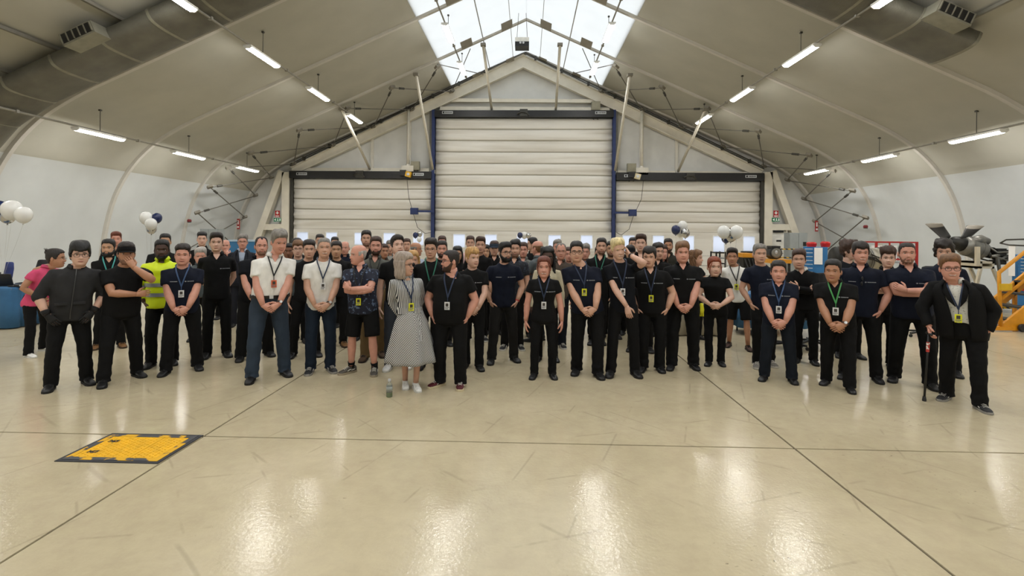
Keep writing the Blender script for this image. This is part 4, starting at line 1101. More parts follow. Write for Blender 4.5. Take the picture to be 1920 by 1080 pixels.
MB().prism([(0, -.25, z - .03), (w, -.25, z - .03), (w + .1, -.25, z - .12), (0, -.25, z - .12)], (0, .5, 0)).build('yellow_cover', M_orange, t)
MB().box(.03, w, -.22, .22, .55, z - .12).build('machinery', M_dk, t); MB().box(0, w + .05, -.26, .26, .45, .55).build('deck', M_dk, t)
for q in range(5): MB().tube([(.05 + .08 * q, -.23, z - .15), (.1 + .07 * q, -.30, z - .35), (.08 + .08 * q, -.23, .6)], .016, 6).build('hose', M_black, t)
for sx in (.06, w - .02):
    for sy in (-.2, .2): MB().box(sx - .02, sx + .02, sy - .02, sy + .02, 0, .46).build('leg', M_dk, t)
c = on_y(1404, 480, 12.3)
t = thing('blue_barrel', 'dark blue plastic barrel next to the yellow-topped cart', 'barrel', (c.x + .05, 12.35, 0))
zt = on_y(1404, 473, 12.3).z
MB().lathe([(.20, 0), (.24, .05), (.25, zt * .3), (.26, zt * .33), (.25, zt * .36), (.25, zt * .66), (.26, zt * .69), (.25, zt * .72), (.24, zt - .06), (.20, zt)], 24).build('drum', mat('dark blue plastic', '1B2C52', .4), t, smooth=True)
MB().lathe([(.21, zt - .01), (.21, zt + .02), (.19, zt + .025)], 24).build('lid', M_black, t)
a = on_y(1343, 480, 12.2); b = on_y(1360, 480, 12.2); zt = on_y(1350, 472, 12.2).z; w = b.x - a.x
t = thing('small_rack', 'small dark rack with pale trays above the red-haired woman', 'rack', (a.x, 12.2, 0))
for x in (0, w):
    for y in (0, .35): MB().box(x - .015, x + .015, y - .015, y + .015, 0, zt).build('post', M_dk, t)
for q in range(7): MB().box(0, w, 0, .35, zt - .04 - q * .13, zt - .01 - q * .13).build('tray', M_cab if q % 2 else M_dk, t)
# ------------------------------------------------------------------ people: head, hair, hands, clothes
SKIN = {'light': 'C89B83', 'pink': 'CB937F', 'pale': 'D2A893', 'tan': 'B07F62', 'olive': 'B98E70', 'brown': '7B5038', 'dark': '4A3023'}
def skin_mat(k): return mat('skin ' + k, SKIN[k], 0.5, vary=0.07, scale=18, bump=.05, bscale=120)
HAIRC = {'black': '0D0B0A', 'dark': '1C130E', 'brown': '3A2418', 'light': '6B4A2C', 'auburn': '5E2A14', 'ginger': '7A3413', 'blond': 'B98F55', 'bleach': 'D8C695', 'grey': '77726B', 'silver': 'A39E98', 'darkgrey': '45413C', 'ash': '9A8C80'}
def hair_mat(k): return mat('hair ' + k, HAIRC[k], 0.55, vary=0.35, scale=40, bump=.5, bscale=90, stretch=(1, 1, .25))
CLOTH = {'black': '070708', 'soft black': '0B0B0C', 'navy': '0C1222', 'ink': '070A12', 'white': 'DEDCD6', 'offwhite': 'CFCBBF', 'charcoal': '2A2A2B', 'pink': 'CF4E74',
         'slate': '2F3A48', 'denim': '16212F', 'dark denim': '10161F', 'khaki': '6E5A3C', 'greyjeans': '2F333A', 'greyshirt': '55564F', 'paleblue': 'AEB9CC', 'blazer': '20222A', 'cream': 'C6BCA0',
         'brownshirt': '4A4038', 'palepink': 'C9A9A6', 'olive': '2B2A22', 'teal grey': '4C5456', 'workwear': '1B1A19', 'lightgrey': '8F8F8A', 'dark brown': '241C18'}
def cloth_mat(k):
    if k == 'floral navy': return mat('navy floral shirt cloth', '0E1428', .8, second='55667F', thr=.57, sscale=26, bump=.2, bscale=40)
    if k == 'floral grey': return mat('grey floral shirt cloth', '4D5457', .8, second='A8674E', thr=.60, sscale=16, bump=.2, bscale=40)
    if k == 'check': return mat('dark check shirt cloth', '12161F', .8, second='2D3746', thr=.55, sscale=30, bump=.2, bscale=40)
    if k == 'speckle': return mat('grey speckled shirt cloth', '5E625E', .8, second='8C908A', thr=.55, sscale=40)
    if k == 'speckle white': return mat('white fleck cloth', 'D2D0C8', .85, second='A9A79E', thr=.58, sscale=60, bump=.3, bscale=80)
    if k == 'hivis': return mat('fluorescent yellow jacket cloth', 'D3E600', .55, vary=.06, bump=.25, bscale=14)
    return mat(k + ' cloth', CLOTH[k], 0.85, vary=0.15, scale=9, bump=.55, bscale=14, spec=.25, stretch=(1, 1, .6))
M_eye = mat('eye white', 'C9C2B8', .3); M_iris = mat('dark iris', '1E1510', .2); M_lip = mat('lips', '8E4A42', .45); M_teeth = mat('teeth', 'DAD3C6', .3)
M_lip_dark = mat('deep lips', '4A241E', .45)

def vnoise(P, f, seed=0):                      # cheap smooth noise on an (n,3) array, about -1..1
    r = np.random.RandomState(seed); out = np.zeros(len(P))
    for i in range(6):
        k = r.normal(size=3); k /= np.linalg.norm(k); ff = f * (0.6 + 0.9 * r.rand())
        out += np.sin(P @ k * ff + r.rand() * 6.28)
    return out / 3.0
HZ = np.array([.118, .112, .098, .075, .045, .015, -.005, -.03, -.055, -.08, -.10, -.113, -.121, -.128])
HF = np.array([-.012, -.044, -.068, -.084, -.091, -.093, -.0885, -.0900, -.0915, -.0905, -.0885, -.080, -.062, -.040])
HB = np.array([.040, .066, .083, .095, .100, .098, .092, .082, .068, .056, .052, .052, .053, .054])
HW = np.array([.020, .044, .060, .0705, .0755, .077, .0765, .0750, .071, .063, .053, .043, .045, .050])
def head_row(z):
    zz = -HZ
    return np.interp(-z, zz, HF), np.interp(-z, zz, HB), np.interp(-z, zz, HW)
def head_pts(zs, th, jaw=1.0, features=True, smile=0):
    rows = []
    for z in zs:
        f, b, w = head_row(z)
        if z < -.03: w = w * (1 + (jaw - 1) * min(1, (-.03 - z) / .05))
        yc, d = (f + b) / 2, (b - f) / 2
        s, c = np.sin(th), np.cos(th)
        x = w * np.sign(s) * np.abs(s) ** .94
        y = yc - d * np.sign(c) * np.abs(c) ** .94
        if features:
            fr = np.clip(c, 0, 1)
            nz = np.interp(-z, [-.012, 0, .034, .042, .050], [0, .25, 1, .85, 0])
            nw = np.interp(-z, [-.012, .02, .036, .05], [.007, .010, .016, .014])
            y = y - .026 * nz * np.exp(-(x / nw) ** 2) * (fr > 0)
            y = y + .010 * np.exp(-((np.abs(x) - .032) / .017) ** 2 - ((z + .001) / .012) ** 2) * fr
            y = y - .0045 * math.exp(-((z - .022) / .009) ** 2) * np.exp(-(x / .05) ** 4) * fr
            y = y - .0035 * math.exp(-((z + .069) / .009) ** 2) * np.exp(-(x / .023) ** 2) * fr
            y = y + .004 * math.exp(-((z + .085) / .007) ** 2) * np.exp(-(x / .03) ** 2) * fr
            y = y - .005 * math.exp(-((z + .104) / .012) ** 2) * np.exp(-(x / .02) ** 2) * fr
            ck = .002 + .0035 * (smile > 0)
            y = y - ck * np.exp(-((np.abs(x) - .042) / .016) ** 2) * math.exp(-((z + .042) / .016) ** 2) * fr
        rows.append(np.stack([x, y, np.full_like(x, z)], 1))
    return rows
def face_y(x, z):
    f, b, w = head_row(z); yc, d = (f + b) / 2, (b - f) / 2
    s = min(.999, abs(x) / w)
    return yc - d * math.sqrt(1 - s * s)
def add_head(mb, M, lod, smile, jaw, browslot=4):
    nth = (44, 32, 22)[lod]
    zs = np.concatenate([[.118, .114, .106, .094, .078, .06], np.linspace(.04, -.108, (26, 18, 12)[lod]), [-.114, -.12, -.126]])
    th = np.arange(nth) * 2 * PI / nth
    rows = head_pts(zs, th, jaw, True, smile)
    mb.loft([[M @ Vector(p) for p in r] for r in rows], 0)
    for s in (-1, 1):                                            # ears, eyes, brows
        mb.ball((s * .078, .012, -.012), (.010, .019, .032), 0, 8, 6, M @ Matrix.Translation((s * .078, .012, -.012)) @ Matrix.Rotation(-s * .35, 4, 'Z') @ Matrix.Rotation(.15, 4, 'X') @ Matrix.Translation((-s * .078, -.012, .012)))
        ex = s * .0325
        eh = .0062 if smile < 1 else .0042
        mb.ball((ex, -.0685, -.001), (.0145, .0105, eh), 1, 10, 6, M)
        mb.ball((ex, -.0755, -.001), (.0058, .0045, eh * .95), 2, 8, 4, M)
        lash = [(ex + q * .0155, face_y(ex + q * .0155, .006) + .0035 - .002 * (1 - q * q), .0045 + .0032 * (1 - q * q)) for q in (-1, -.5, 0, .5, 1)]
        mb.tube([M @ Vector(p) for p in lash], .0021, 4, 2)
        br = [(s * (.014 + .04 * q), face_y(s * (.014 + .04 * q), .022) - .0045, .0225 + .004 * math.sin(PI * min(1, q * 1.15)) - .005 * q) for q in (0, .33, .66, 1)]
        mb.tube([M @ Vector(p) for p in br], [.0030, .0042, .0038, .002], 5, browslot)
    w = .024 if smile == 0 else .031
    up = .0 if smile == 0 else .007
    q5 = [-1, -.6, -.2, .2, .6, 1]
    pts = [(q * w, face_y(q * w, -.07) - .0045 - .0015 * (1 - q * q), -.071 + up * q * q) for q in q5]
    mb.tube([M @ Vector(p) for p in pts], [.0015, .0038, .0048, .0048, .0038, .0015], 6, 3)
    if smile == 2:
        for a, b in zip(q5[:-1], q5[1:]):
            A = [(q * w * .85, face_y(q * w * .85, -.07) - .0092, zz + up * q * q) for q, zz in ((a, -.0735), (b, -.0735), (b, -.0665), (a, -.0665))]
            mb.prism([M @ Vector(p) for p in A], M.to_3x3() @ Vector((0, .003, 0)), 5)
    return zs, th

def add_hand(mb, Wp, u, n, side, curl, sc=1.0, seg=6):
    """u: direction of the fingers, n: direction the palm faces, side: +1 left hand"""
    u = Vector(u).normalized(); n = Vector(n); n = (n - u * n.dot(u)).normalized(); t = u.cross(n) * -side
    t = t.normalized()                                           # towards the thumb
    W0 = Vector(Wp)
    rings = []
    for d, hw, ht in ((-.01, .026, .021), (.02, .031, .020), (.05, .039, .018), (.08, .041, .015), (.096, .036, .011)):
        rings.append([W0 + u * d * sc + t * hw * sc * math.cos(2 * PI * j / 10) + n * ht * sc * math.sin(2 * PI * j / 10) for j in range(10)])
    mb.loft(rings, 0)
    for k, (lat, ln, r) in enumerate(((.030, .066, .0092), (.010, .076, .0095), (-.011, .070, .0092), (-.030, .055, .0082))):
        p = W0 + (u * .088 + t * lat) * sc; d = (u + t * lat * 1.2).normalized(); pts = [p - d * .012]; rr = [r]
        for q in range(3):
            a = curl * (0.75, 1.0, .8)[q]
            d = (d * math.cos(a) + n * math.sin(a)).normalized()
            nn = (n - d * n.dot(d)).normalized(); n_ = nn
            p = p + d * ln * sc * (.42, .32, .26)[q]; pts.append(p); rr.append(r * (1, .92, .72)[q])
        mb.tube(pts, [x * sc for x in rr], seg, 0)
    p = W0 + (u * .022 + t * .026) * sc; d1 = (u * .62 + t * .62 + n * .38).normalized(); d2 = (u * .85 + t * .2 + n * .5).normalized()
    mb.tube([p, p + d1 * .042 * sc, p + (d1 * .042 + d2 * .030) * sc, p + (d1 * .042 + d2 * .055) * sc], [.0135 * sc, .012 * sc, .0105 * sc, .007 * sc], seg, 0)

def ik(S, T, l1, l2, hint):
    S, T, hint = Vector(S), Vector(T), Vector(hint)
    d = T - S; L = d.length
    if L > (l1 + l2) * .995:
        k = L / ((l1 + l2) * .995); l1 *= k; l2 *= k
    L = max(L, abs(l1 - l2) + .02)
    a = (l1 * l1 - l2 * l2 + L * L) / (2 * L); h = math.sqrt(max(l1 * l1 - a * a, 1e-6)); dr = d.normalized()
    pp = hint - dr * hint.dot(dr); pp = pp.normalized() if pp.length > 1e-5 else Vector((0, -1, 0))
    return S + dr * a + pp * h

# ---- shoes, shared by kind
SHOES = {}
def shoe_mesh(kind):
    if kind in SHOES: return SHOES[kind]
    up, so, high, wide, stripe = {'boot': ('0F0F10', '0A0A0A', 1.25, 1.08, None), 'shoe': ('111113', '0B0B0B', 1.0, 1.0, None), 'white': ('DAD9D5', 'D0CFC9', 1.05, 1.05, None),
                          'tan boot': ('6E4A22', '3A2A1A', 1.35, 1.08, None), 'brown boot': ('4A3520', '2A1E14', 1.3, 1.08, None), 'loafer': ('3A2115', '20120B', .8, 1.0, None), 'burgundy': ('4A0F18', 'CFC2A0', 1.05, 1.05, 'E0DDD5'),
                          'grey skate': ('4A463F', '9A8E78', 1.05, 1.05, 'D8D4CA'), 'trainer': ('1E1E20', '8F8C85', 1.0, 1.02, 'BDBAB2'), 'canvas': ('1A1A1C', 'CFCDC6', 1.3, 1.0, 'D8D4CA'), 'grey trainer': ('6E6A62', 'B9B4A8', 1.0, 1.02, 'D8D4CA')}[kind]
    mu = mat('shoe upper ' + kind, up, .45 if kind in ('boot', 'shoe') else .7, vary=.2, scale=20, bump=.15, bscale=50); ms = mat('shoe sole ' + kind, so, .7)
    mb = MB(); rings = []
    prof = [(.075, .020, .062), (.066, .034, .088), (.04, .038, .102), (.0, .039, .104), (-.04, .041, .086), (-.085, .046, .064), (-.13, .048, .054), (-.165, .043, .046), (-.19, .030, .034), (-.2, .014, .022)]
    for y, hw, h in prof:
        hw *= wide; h = .02 + (h - .02) * (high if y > -.06 else 1)
        r = []
        for j in range(14):
            a = 2 * PI * j / 14; c, s = math.cos(a), math.sin(a)
            r.append((hw * math.copysign(abs(c) ** .7, c) * (1 - .35 * max(0, s) ** 2 * (1 if y > -.06 else .3)), y, .016 + (h - .016) * (s * .5 + .5) ** .8))
        rings.append(r)
    mb.loft(rings)
    upper = mb.mesh('shoe', mu, True)
    sb = MB()
    out = [(.080, .016), (.072, .034), (.03, .040), (-.03, .040), (-.09, .049), (-.14, .051), (-.18, .042), (-.205, .018)]
    o = [(w_ * wide, y) for y, w_ in out] + [(-w_ * wide, y) for y, w_ in out[::-1]]
    sb.loft([[(x * .97, y * .99, 0) for x, y in o], [(x, y, .006) for x, y in o], [(x, y, .024) for x, y in o], [(x * .94, y * .97, .027) for x, y in o]])
    sole = sb.mesh('sole', ms, False)
    det = None
    if stripe:
        lb_ = MB()
        for q in range(4): lb_.tube([(-.026, -.055 - q * .02, .088 - q * .009), (0, -.055 - q * .02, .096 - q * .009), (.026, -.055 - q * .02, .088 - q * .009)], .0035, 5)
        for s in (-1, 1): lb_.tube([(s * .041, .03, .05), (s * .046, -.02, .045), (s * .049, -.05, .06), (s * .046, -.09, .04)], .0045, 5)
        det = lb_.mesh('laces', mat('lace ' + stripe, stripe, .7))
    else:
        lb_ = MB()
        for q in range(3): lb_.tube([(-.028, -.05 - q * .02, .082 - q * .009), (0, -.05 - q * .02, .094 - q * .009), (.028, -.05 - q * .02, .082 - q * .009)], .004, 5)
        det = lb_.mesh('laces', mu if kind == 'white' else mat('dark laces', '1A1A1A', .8))
    SHOES[kind] = (upper, sole, det)
    return SHOES[kind]

# ---- clothes volumes
TORSO_M = [(.78, .166, .116, 0), (.90, .176, .124, 0), (1.02, .166, .117, -.003), (1.12, .164, .115, -.006), (1.25, .178, .121, -.006), (1.35, .183, .118, 0), (1.40, .170, .106, .005), (1.44, .136, .092, .010), (1.468, .103, .077, .014), (1.495, .078, .067, .016), (1.515, .067, .062, .016)]
TORSO_F = [(.78, .172, .118, 0), (.90, .176, .122, 0), (1.02, .150, .106, 0), (1.12, .135, .100, -.002), (1.25, .152, .116, -.014), (1.32, .156, .118, -.014), (1.39, .146, .096, .002), (1.43, .120, .082, .008), (1.465, .090, .068, .013), (1.495, .070, .060, .015), (1.515, .061, .056, .015)]
def sring(cx, cy, z, a, b, n=28, e=2.35, wob=None, tilt=0.0):
    out = []
    for j in range(n):
        t = 2 * PI * j / n; c, s = math.cos(t), math.sin(t)
        k = 1.0 if wob is None else 1 + wob(t)
        out.append((cx + a * k * math.copysign(abs(c) ** (2 / e), c), cy + b * k * math.copysign(abs(s) ** (2 / e), s), z + tilt * s))
    return out
FOLD_TEX = bpy.data.textures.new('cloth folds', 'CLOUDS'); FOLD_TEX.noise_scale = .11; FOLD_TEX.noise_depth = 1
FOLD_TEX2 = bpy.data.textures.new('trouser folds', 'CLOUDS'); FOLD_TEX2.noise_scale = .09; FOLD_TEX2.noise_depth = 2
def garment(name, mb, material, parent, voxel, folds=.014, tex=None, it=2):
    o = mb.build(name, material, parent)
    r = o.modifiers.new('weld', 'REMESH'); r.mode = 'VOXEL'; r.voxel_size = voxel; r.use_smooth_shade = True
    s = o.modifiers.new('soften', 'SMOOTH'); s.factor = .5; s.iterations = it
    if folds:
        d = o.modifiers.new('folds', 'DISPLACE'); d.texture = tex or FOLD_TEX; d.strength = folds; d.mid_level = .5; d.texture_coords = 'GLOBAL'
    return o

def hair_shell(style, col, M, parent, lod, jaw=1.0, seed=0):
    nth = (56, 40, 28)[lod]
    zs = np.concatenate([[.1185, .116, .110, .101, .089], np.linspace(.076, -.095, (22, 16, 12)[lod])])
    th = np.arange(nth) * 2 * PI / nth
    rows = head_pts(zs, th, jaw, False)
    P = np.concatenate(rows); T = np.tile(th, len(zs)); Z = P[:, 2]
    a = np.abs(((T + PI) % (2 * PI)) - PI) / PI                  # 0 front .. 1 back
    side = np.sin(T)
    top = np.clip((Z - .035) / .06, 0, 1)
    line = np.interp(a, [0, .14, .25, .34, .40, .47, .54, .62, .78, 1], [.070, .069, .060, .030, -.018, -.012, .018, -.03, -.065, -.075])
    n1 = vnoise(P, 95, seed); n2 = vnoise(P, 210, seed + 1); n3 = vnoise(P, 45, seed + 2)
    fr = np.clip((-P[:, 1] + .03) / .10, 0, 1)
    if style == 'short': t = .006 + .012 * top + .002 * n2
    elif style == 'fade': t = .002 + .022 * np.clip((Z - .05) / .03, 0, 1) + .003 * n2 * top; line = line + .0
    elif style == 'quiff': t = .006 + .014 * top + .018 * fr * top + .003 * n1 * top + .001 * n2
    elif style == 'side': t = .007 + .018 * top + .008 * np.clip(side, 0, 1) * top + .003 * n1
    elif style == 'fringe': t = .010 + .016 * top + .003 * n1; line = line - .026 * np.clip(1 - a * 4, 0, 1)
    elif style == 'heavy': t = .018 + .016 * top + .004 * n1; line = line - .03 * np.clip(1 - a * 3.4, 0, 1) - .012
    elif style == 'curly': t = .006 + .034 * top + .011 * n1 * top + .006 * n2 * top + .010 * fr * top; line = line - .016 * np.clip(1 - a * 4, 0, 1)
    elif style == 'mop': t = .022 + .026 * top + .012 * n1 + .006 * n2; line = line - .024 * np.clip(1 - a * 3.4, 0, 1) - .02 * (a > .4)
    elif style == 'receding': t = .004 + .006 * top + .001 * n2; line = line + .034 * np.exp(-((a - .16) / .12) ** 2) + .012
    elif style == 'bald': t = np.where(Z > .048 - .01 * n3, -.02, .003 + .001 * n2); line = np.where(a < .36, .2, line)
    elif style == 'buzz': t = .0032 + .001 * n2 + .002 * top
    elif style == 'slick': t = .006 + .012 * top + .008 * fr * top + .002 * np.sin(T * 26)
    elif style in ('bob', 'long', 'braids', 'wavy'): t = .012 + .012 * top + .0015 * np.sin(T * 30) + .002 * n1 + (.008 * n1 if style in ('wavy', 'braids') else 0); line = line - .004
    elif style in ('bun', 'tied'): t = .008 + .008 * top + .001 * np.sin(T * 30) + .002 * n1
    else: t = .006 + .01 * top
    e = np.clip((Z - line) / .010 + .5 * n2 * .3, -1, 1)
    t = np.where(e > 0, t * np.clip(e + .35, 0, 1), -.012)
    ctr = np.array([0, .012, .01]); D = P - ctr; D /= np.linalg.norm(D, axis=1)[:, None]
    D[:, 2] += .25 * top; 
    Q = P + D * t[:, None]
    mb = MB(); Mv = [M @ Vector(p) for p in Q]
    k = nth; fs = []
    for i in range(len(zs) - 1):
        for j in range(k):
            A, B, C, Dd = i * k + j, i * k + (j + 1) % k, (i + 1) * k + (j + 1) % k, (i + 1) * k + j
            if max(t[A], t[B], t[C], t[Dd]) > -.01: fs.append((A, B, C, Dd))
    if t[:k].max() > -.01: fs.append(tuple(range(k))[::-1])
    mb.add(Mv, fs)
    if style in ('bob', 'long', 'braids', 'wavy'):
        bot = {'bob': -.15, 'long': -.30, 'braids': -.24, 'wavy': -.20}[style]
        front = {'bob': .33, 'long': .42, 'braids': .38, 'wavy': .46}[style]
        for half in (0,):
            na = 30; zz = np.linspace(.05, bot, 14); ro, ri = [], []
            for z in zz:
                f, b, w = head_row(max(z, -.04)); ring_o, ring_i = [], []
                for q in range(na + 1):
                    an = PI * front + (2 * PI - 2 * PI * front) * q / na
                    s, c = math.sin(an), math.cos(an)
                    yc, d = (f + b) / 2, (b - f) / 2
                    g = .016 + .010 * min(1, (.05 - z) / .1) + .004 * math.sin(q * 2.3 + z * 60) + (.010 * math.sin(q * 1.9 + z * 70 + seed) if style in ('wavy', 'braids') else 0)
                    if z < bot + .03: g -= .012
                    ring_o.append(M @ Vector(((w + g) * s, yc - (d + g) * c, z))); ring_i.append(M @ Vector(((w - .004) * s, yc - (d - .004) * c, z)))
                ro.append(ring_o + ring_i[::-1])
            mb.loft(ro)
    if style == 'bun':
        mb.ball((0, .075, .085), (.045, .045, .04), 0, 14, 10, M)
        for q in range(5): mb.tube([M @ Vector((.02 * (q - 2), .09, .10)), M @ Vector((.03 * (q - 2), .11, .135 + .008 * (q % 2)))], [.006, .002], 5)
    if style == 'tied':
        mb.tube([M @ Vector(p) for p in ((0, .09, .02), (0, .125, .0), (.01, .125, -.06), (.02, .10, -.14))], [.022, .028, .024, .008], 10)
        for s in (-1, 1): mb.tube([M @ Vector(p) for p in ((s * .05, -.082, .06), (s * .071, -.070, .0), (s * .072, -.06, -.06), (s * .066, -.055, -.10))], [.006, .006, .005, .002], 6)
    return mb.build('hair', hair_mat(col), parent, smooth=True)
def beard_shell(col, M, parent, lod, jaw, thick):
    nth = (48, 36, 24)[lod]; zs = np.linspace(-.012, -.127, (16, 12, 9)[lod]); th = np.arange(nth) * 2 * PI / nth
    P = np.concatenate(head_pts(zs, th, jaw, True)); T = np.tile(th, len(zs)); Z = P[:, 2]; X = P[:, 0]
    a = np.abs(((T + PI) % (2 * PI)) - PI) / PI
    line = np.interp(a, [0, .10, .16, .24, .36, .44, .5, 1], [-.052, -.052, -.056, -.062, -.045, -.0, -.02, -.2])
    t = thick * np.clip((line - Z) / .012, -1, 1) + .002 * vnoise(P, 200, 3)
    t = np.where(a > .52, -.012, t)
    lips = (np.abs(X) < .022) & (Z < -.062) & (Z > -.079) & (a < .3)
    t = np.where(lips, -.008, t); t = np.where(t < .0005, -.01, t)
    ctr = np.array([0, .01, -.05]); D = P - ctr; D /= np.linalg.norm(D, axis=1)[:, None]
    Q = P + D * t[:, None]; k = nth; fs = []
    for i in range(len(zs) - 1):
        for j in range(k):
            f = (i * k + j, i * k + (j + 1) % k, (i + 1) * k + (j + 1) % k, (i + 1) * k + j)
            if max(t[q] for q in f) > 0: fs.append(f)
    return MB().add([M @ Vector(p) for p in Q], fs).build('beard', hair_mat(col) if thick > .0045 else mat('stubble shade', '856351', .6, vary=.2, scale=60), parent, smooth=True)
M_specs = mat('dark spectacle frame', '15120F', .35); M_specs_wire = mat('thin metal spectacle frame', '6A5A48', .35, .7)
def add_glasses(M, parent, thin=False):
    mb = MB(); r = .0016 if thin else .0026; yg = -.103
    for s in (-1, 1):
        c = Vector((s * .034, yg, -.004)); pts = []
        for j in range(15):
            t = 2 * PI * j / 14
            pts.append(M @ (c + Vector((.0245 * math.copysign(abs(math.cos(t)) ** .7, math.cos(t)), abs(math.cos(t)) * .003 * (1 if s * math.cos(t) > 0 else 0), .0185 * math.copysign(abs(math.sin(t)) ** .8, math.sin(t))))))
        mb.tube(pts, r, 5, 0, False)
        mb.tube([M @ Vector(p) for p in ((s * .0585, yg + .003, .002), (s * .076, -.07, .004), (s * .081, .0, .006), (s * .081, .025, -.006))], r, 5)
    mb.tube([M @ Vector(p) for p in ((-.010, yg, .003), (0, yg - .004, .006), (.010, yg, .003))], r, 5)
    return mb.build('glasses', M_specs_wire if thin else M_specs, parent)
def add_cap(M, parent, material, flat=False):
    mb = MB(); rings = []
    for z, g in ((.020, .010), (.045, .013), (.075, .014), (.100, .014), (.118, .012)):
        f, b, w = head_row(min(z, .117)); rings.append([M @ Vector(((w + g) * math.sin(t), (f + b) / 2 - ((b - f) / 2 + g) * math.cos(t), z + (.012 if z > .09 else 0))) for t in np.arange(28) * 2 * PI / 28])
    mb.loft(rings)
    o = mb.build('cap', material, parent, smooth=True)
    pk = MB(); A, Bp = [], []
    for q in range(11):
        t = (q / 10 - .5) * 1.9
        f, b, w = head_row(.03); x = (w + .008) * math.sin(t); y = (f + b) / 2 - ((b - f) / 2 + .008) * math.cos(t)
        A.append((x, y, .036)); Bp.append((x * 1.02, y - (.055 if not flat else .035) * max(0, math.cos(t * 1.5)), .022 - .006 * abs(t)))
    rr = [[M @ Vector(p) for p in A], [M @ Vector(p) for p in Bp], [M @ (Vector(p) - Vector((0, 0, .005))) for p in Bp], [M @ (Vector(p) - Vector((0, 0, .006))) for p in A]]
    pk.loft(rr + [rr[0]], 0, False, False)
    pk.build('peak', material, o, smooth=True)
    return o
LANY = {'black': '121214', 'navy': '1B2A46', 'teal': '3E9C97', 'green': '3C8A48', 'blue': '2C4870', 'darkgreen': '1F6A55'}
BADGE = {'white': 'DADADA', 'yellow': 'D8D81E', 'orange': 'D2613A'}
M_badge_ph = mat('badge photo print', '3A3430', .5); M_badge_tx = mat('badge text print', '77777A', .5)

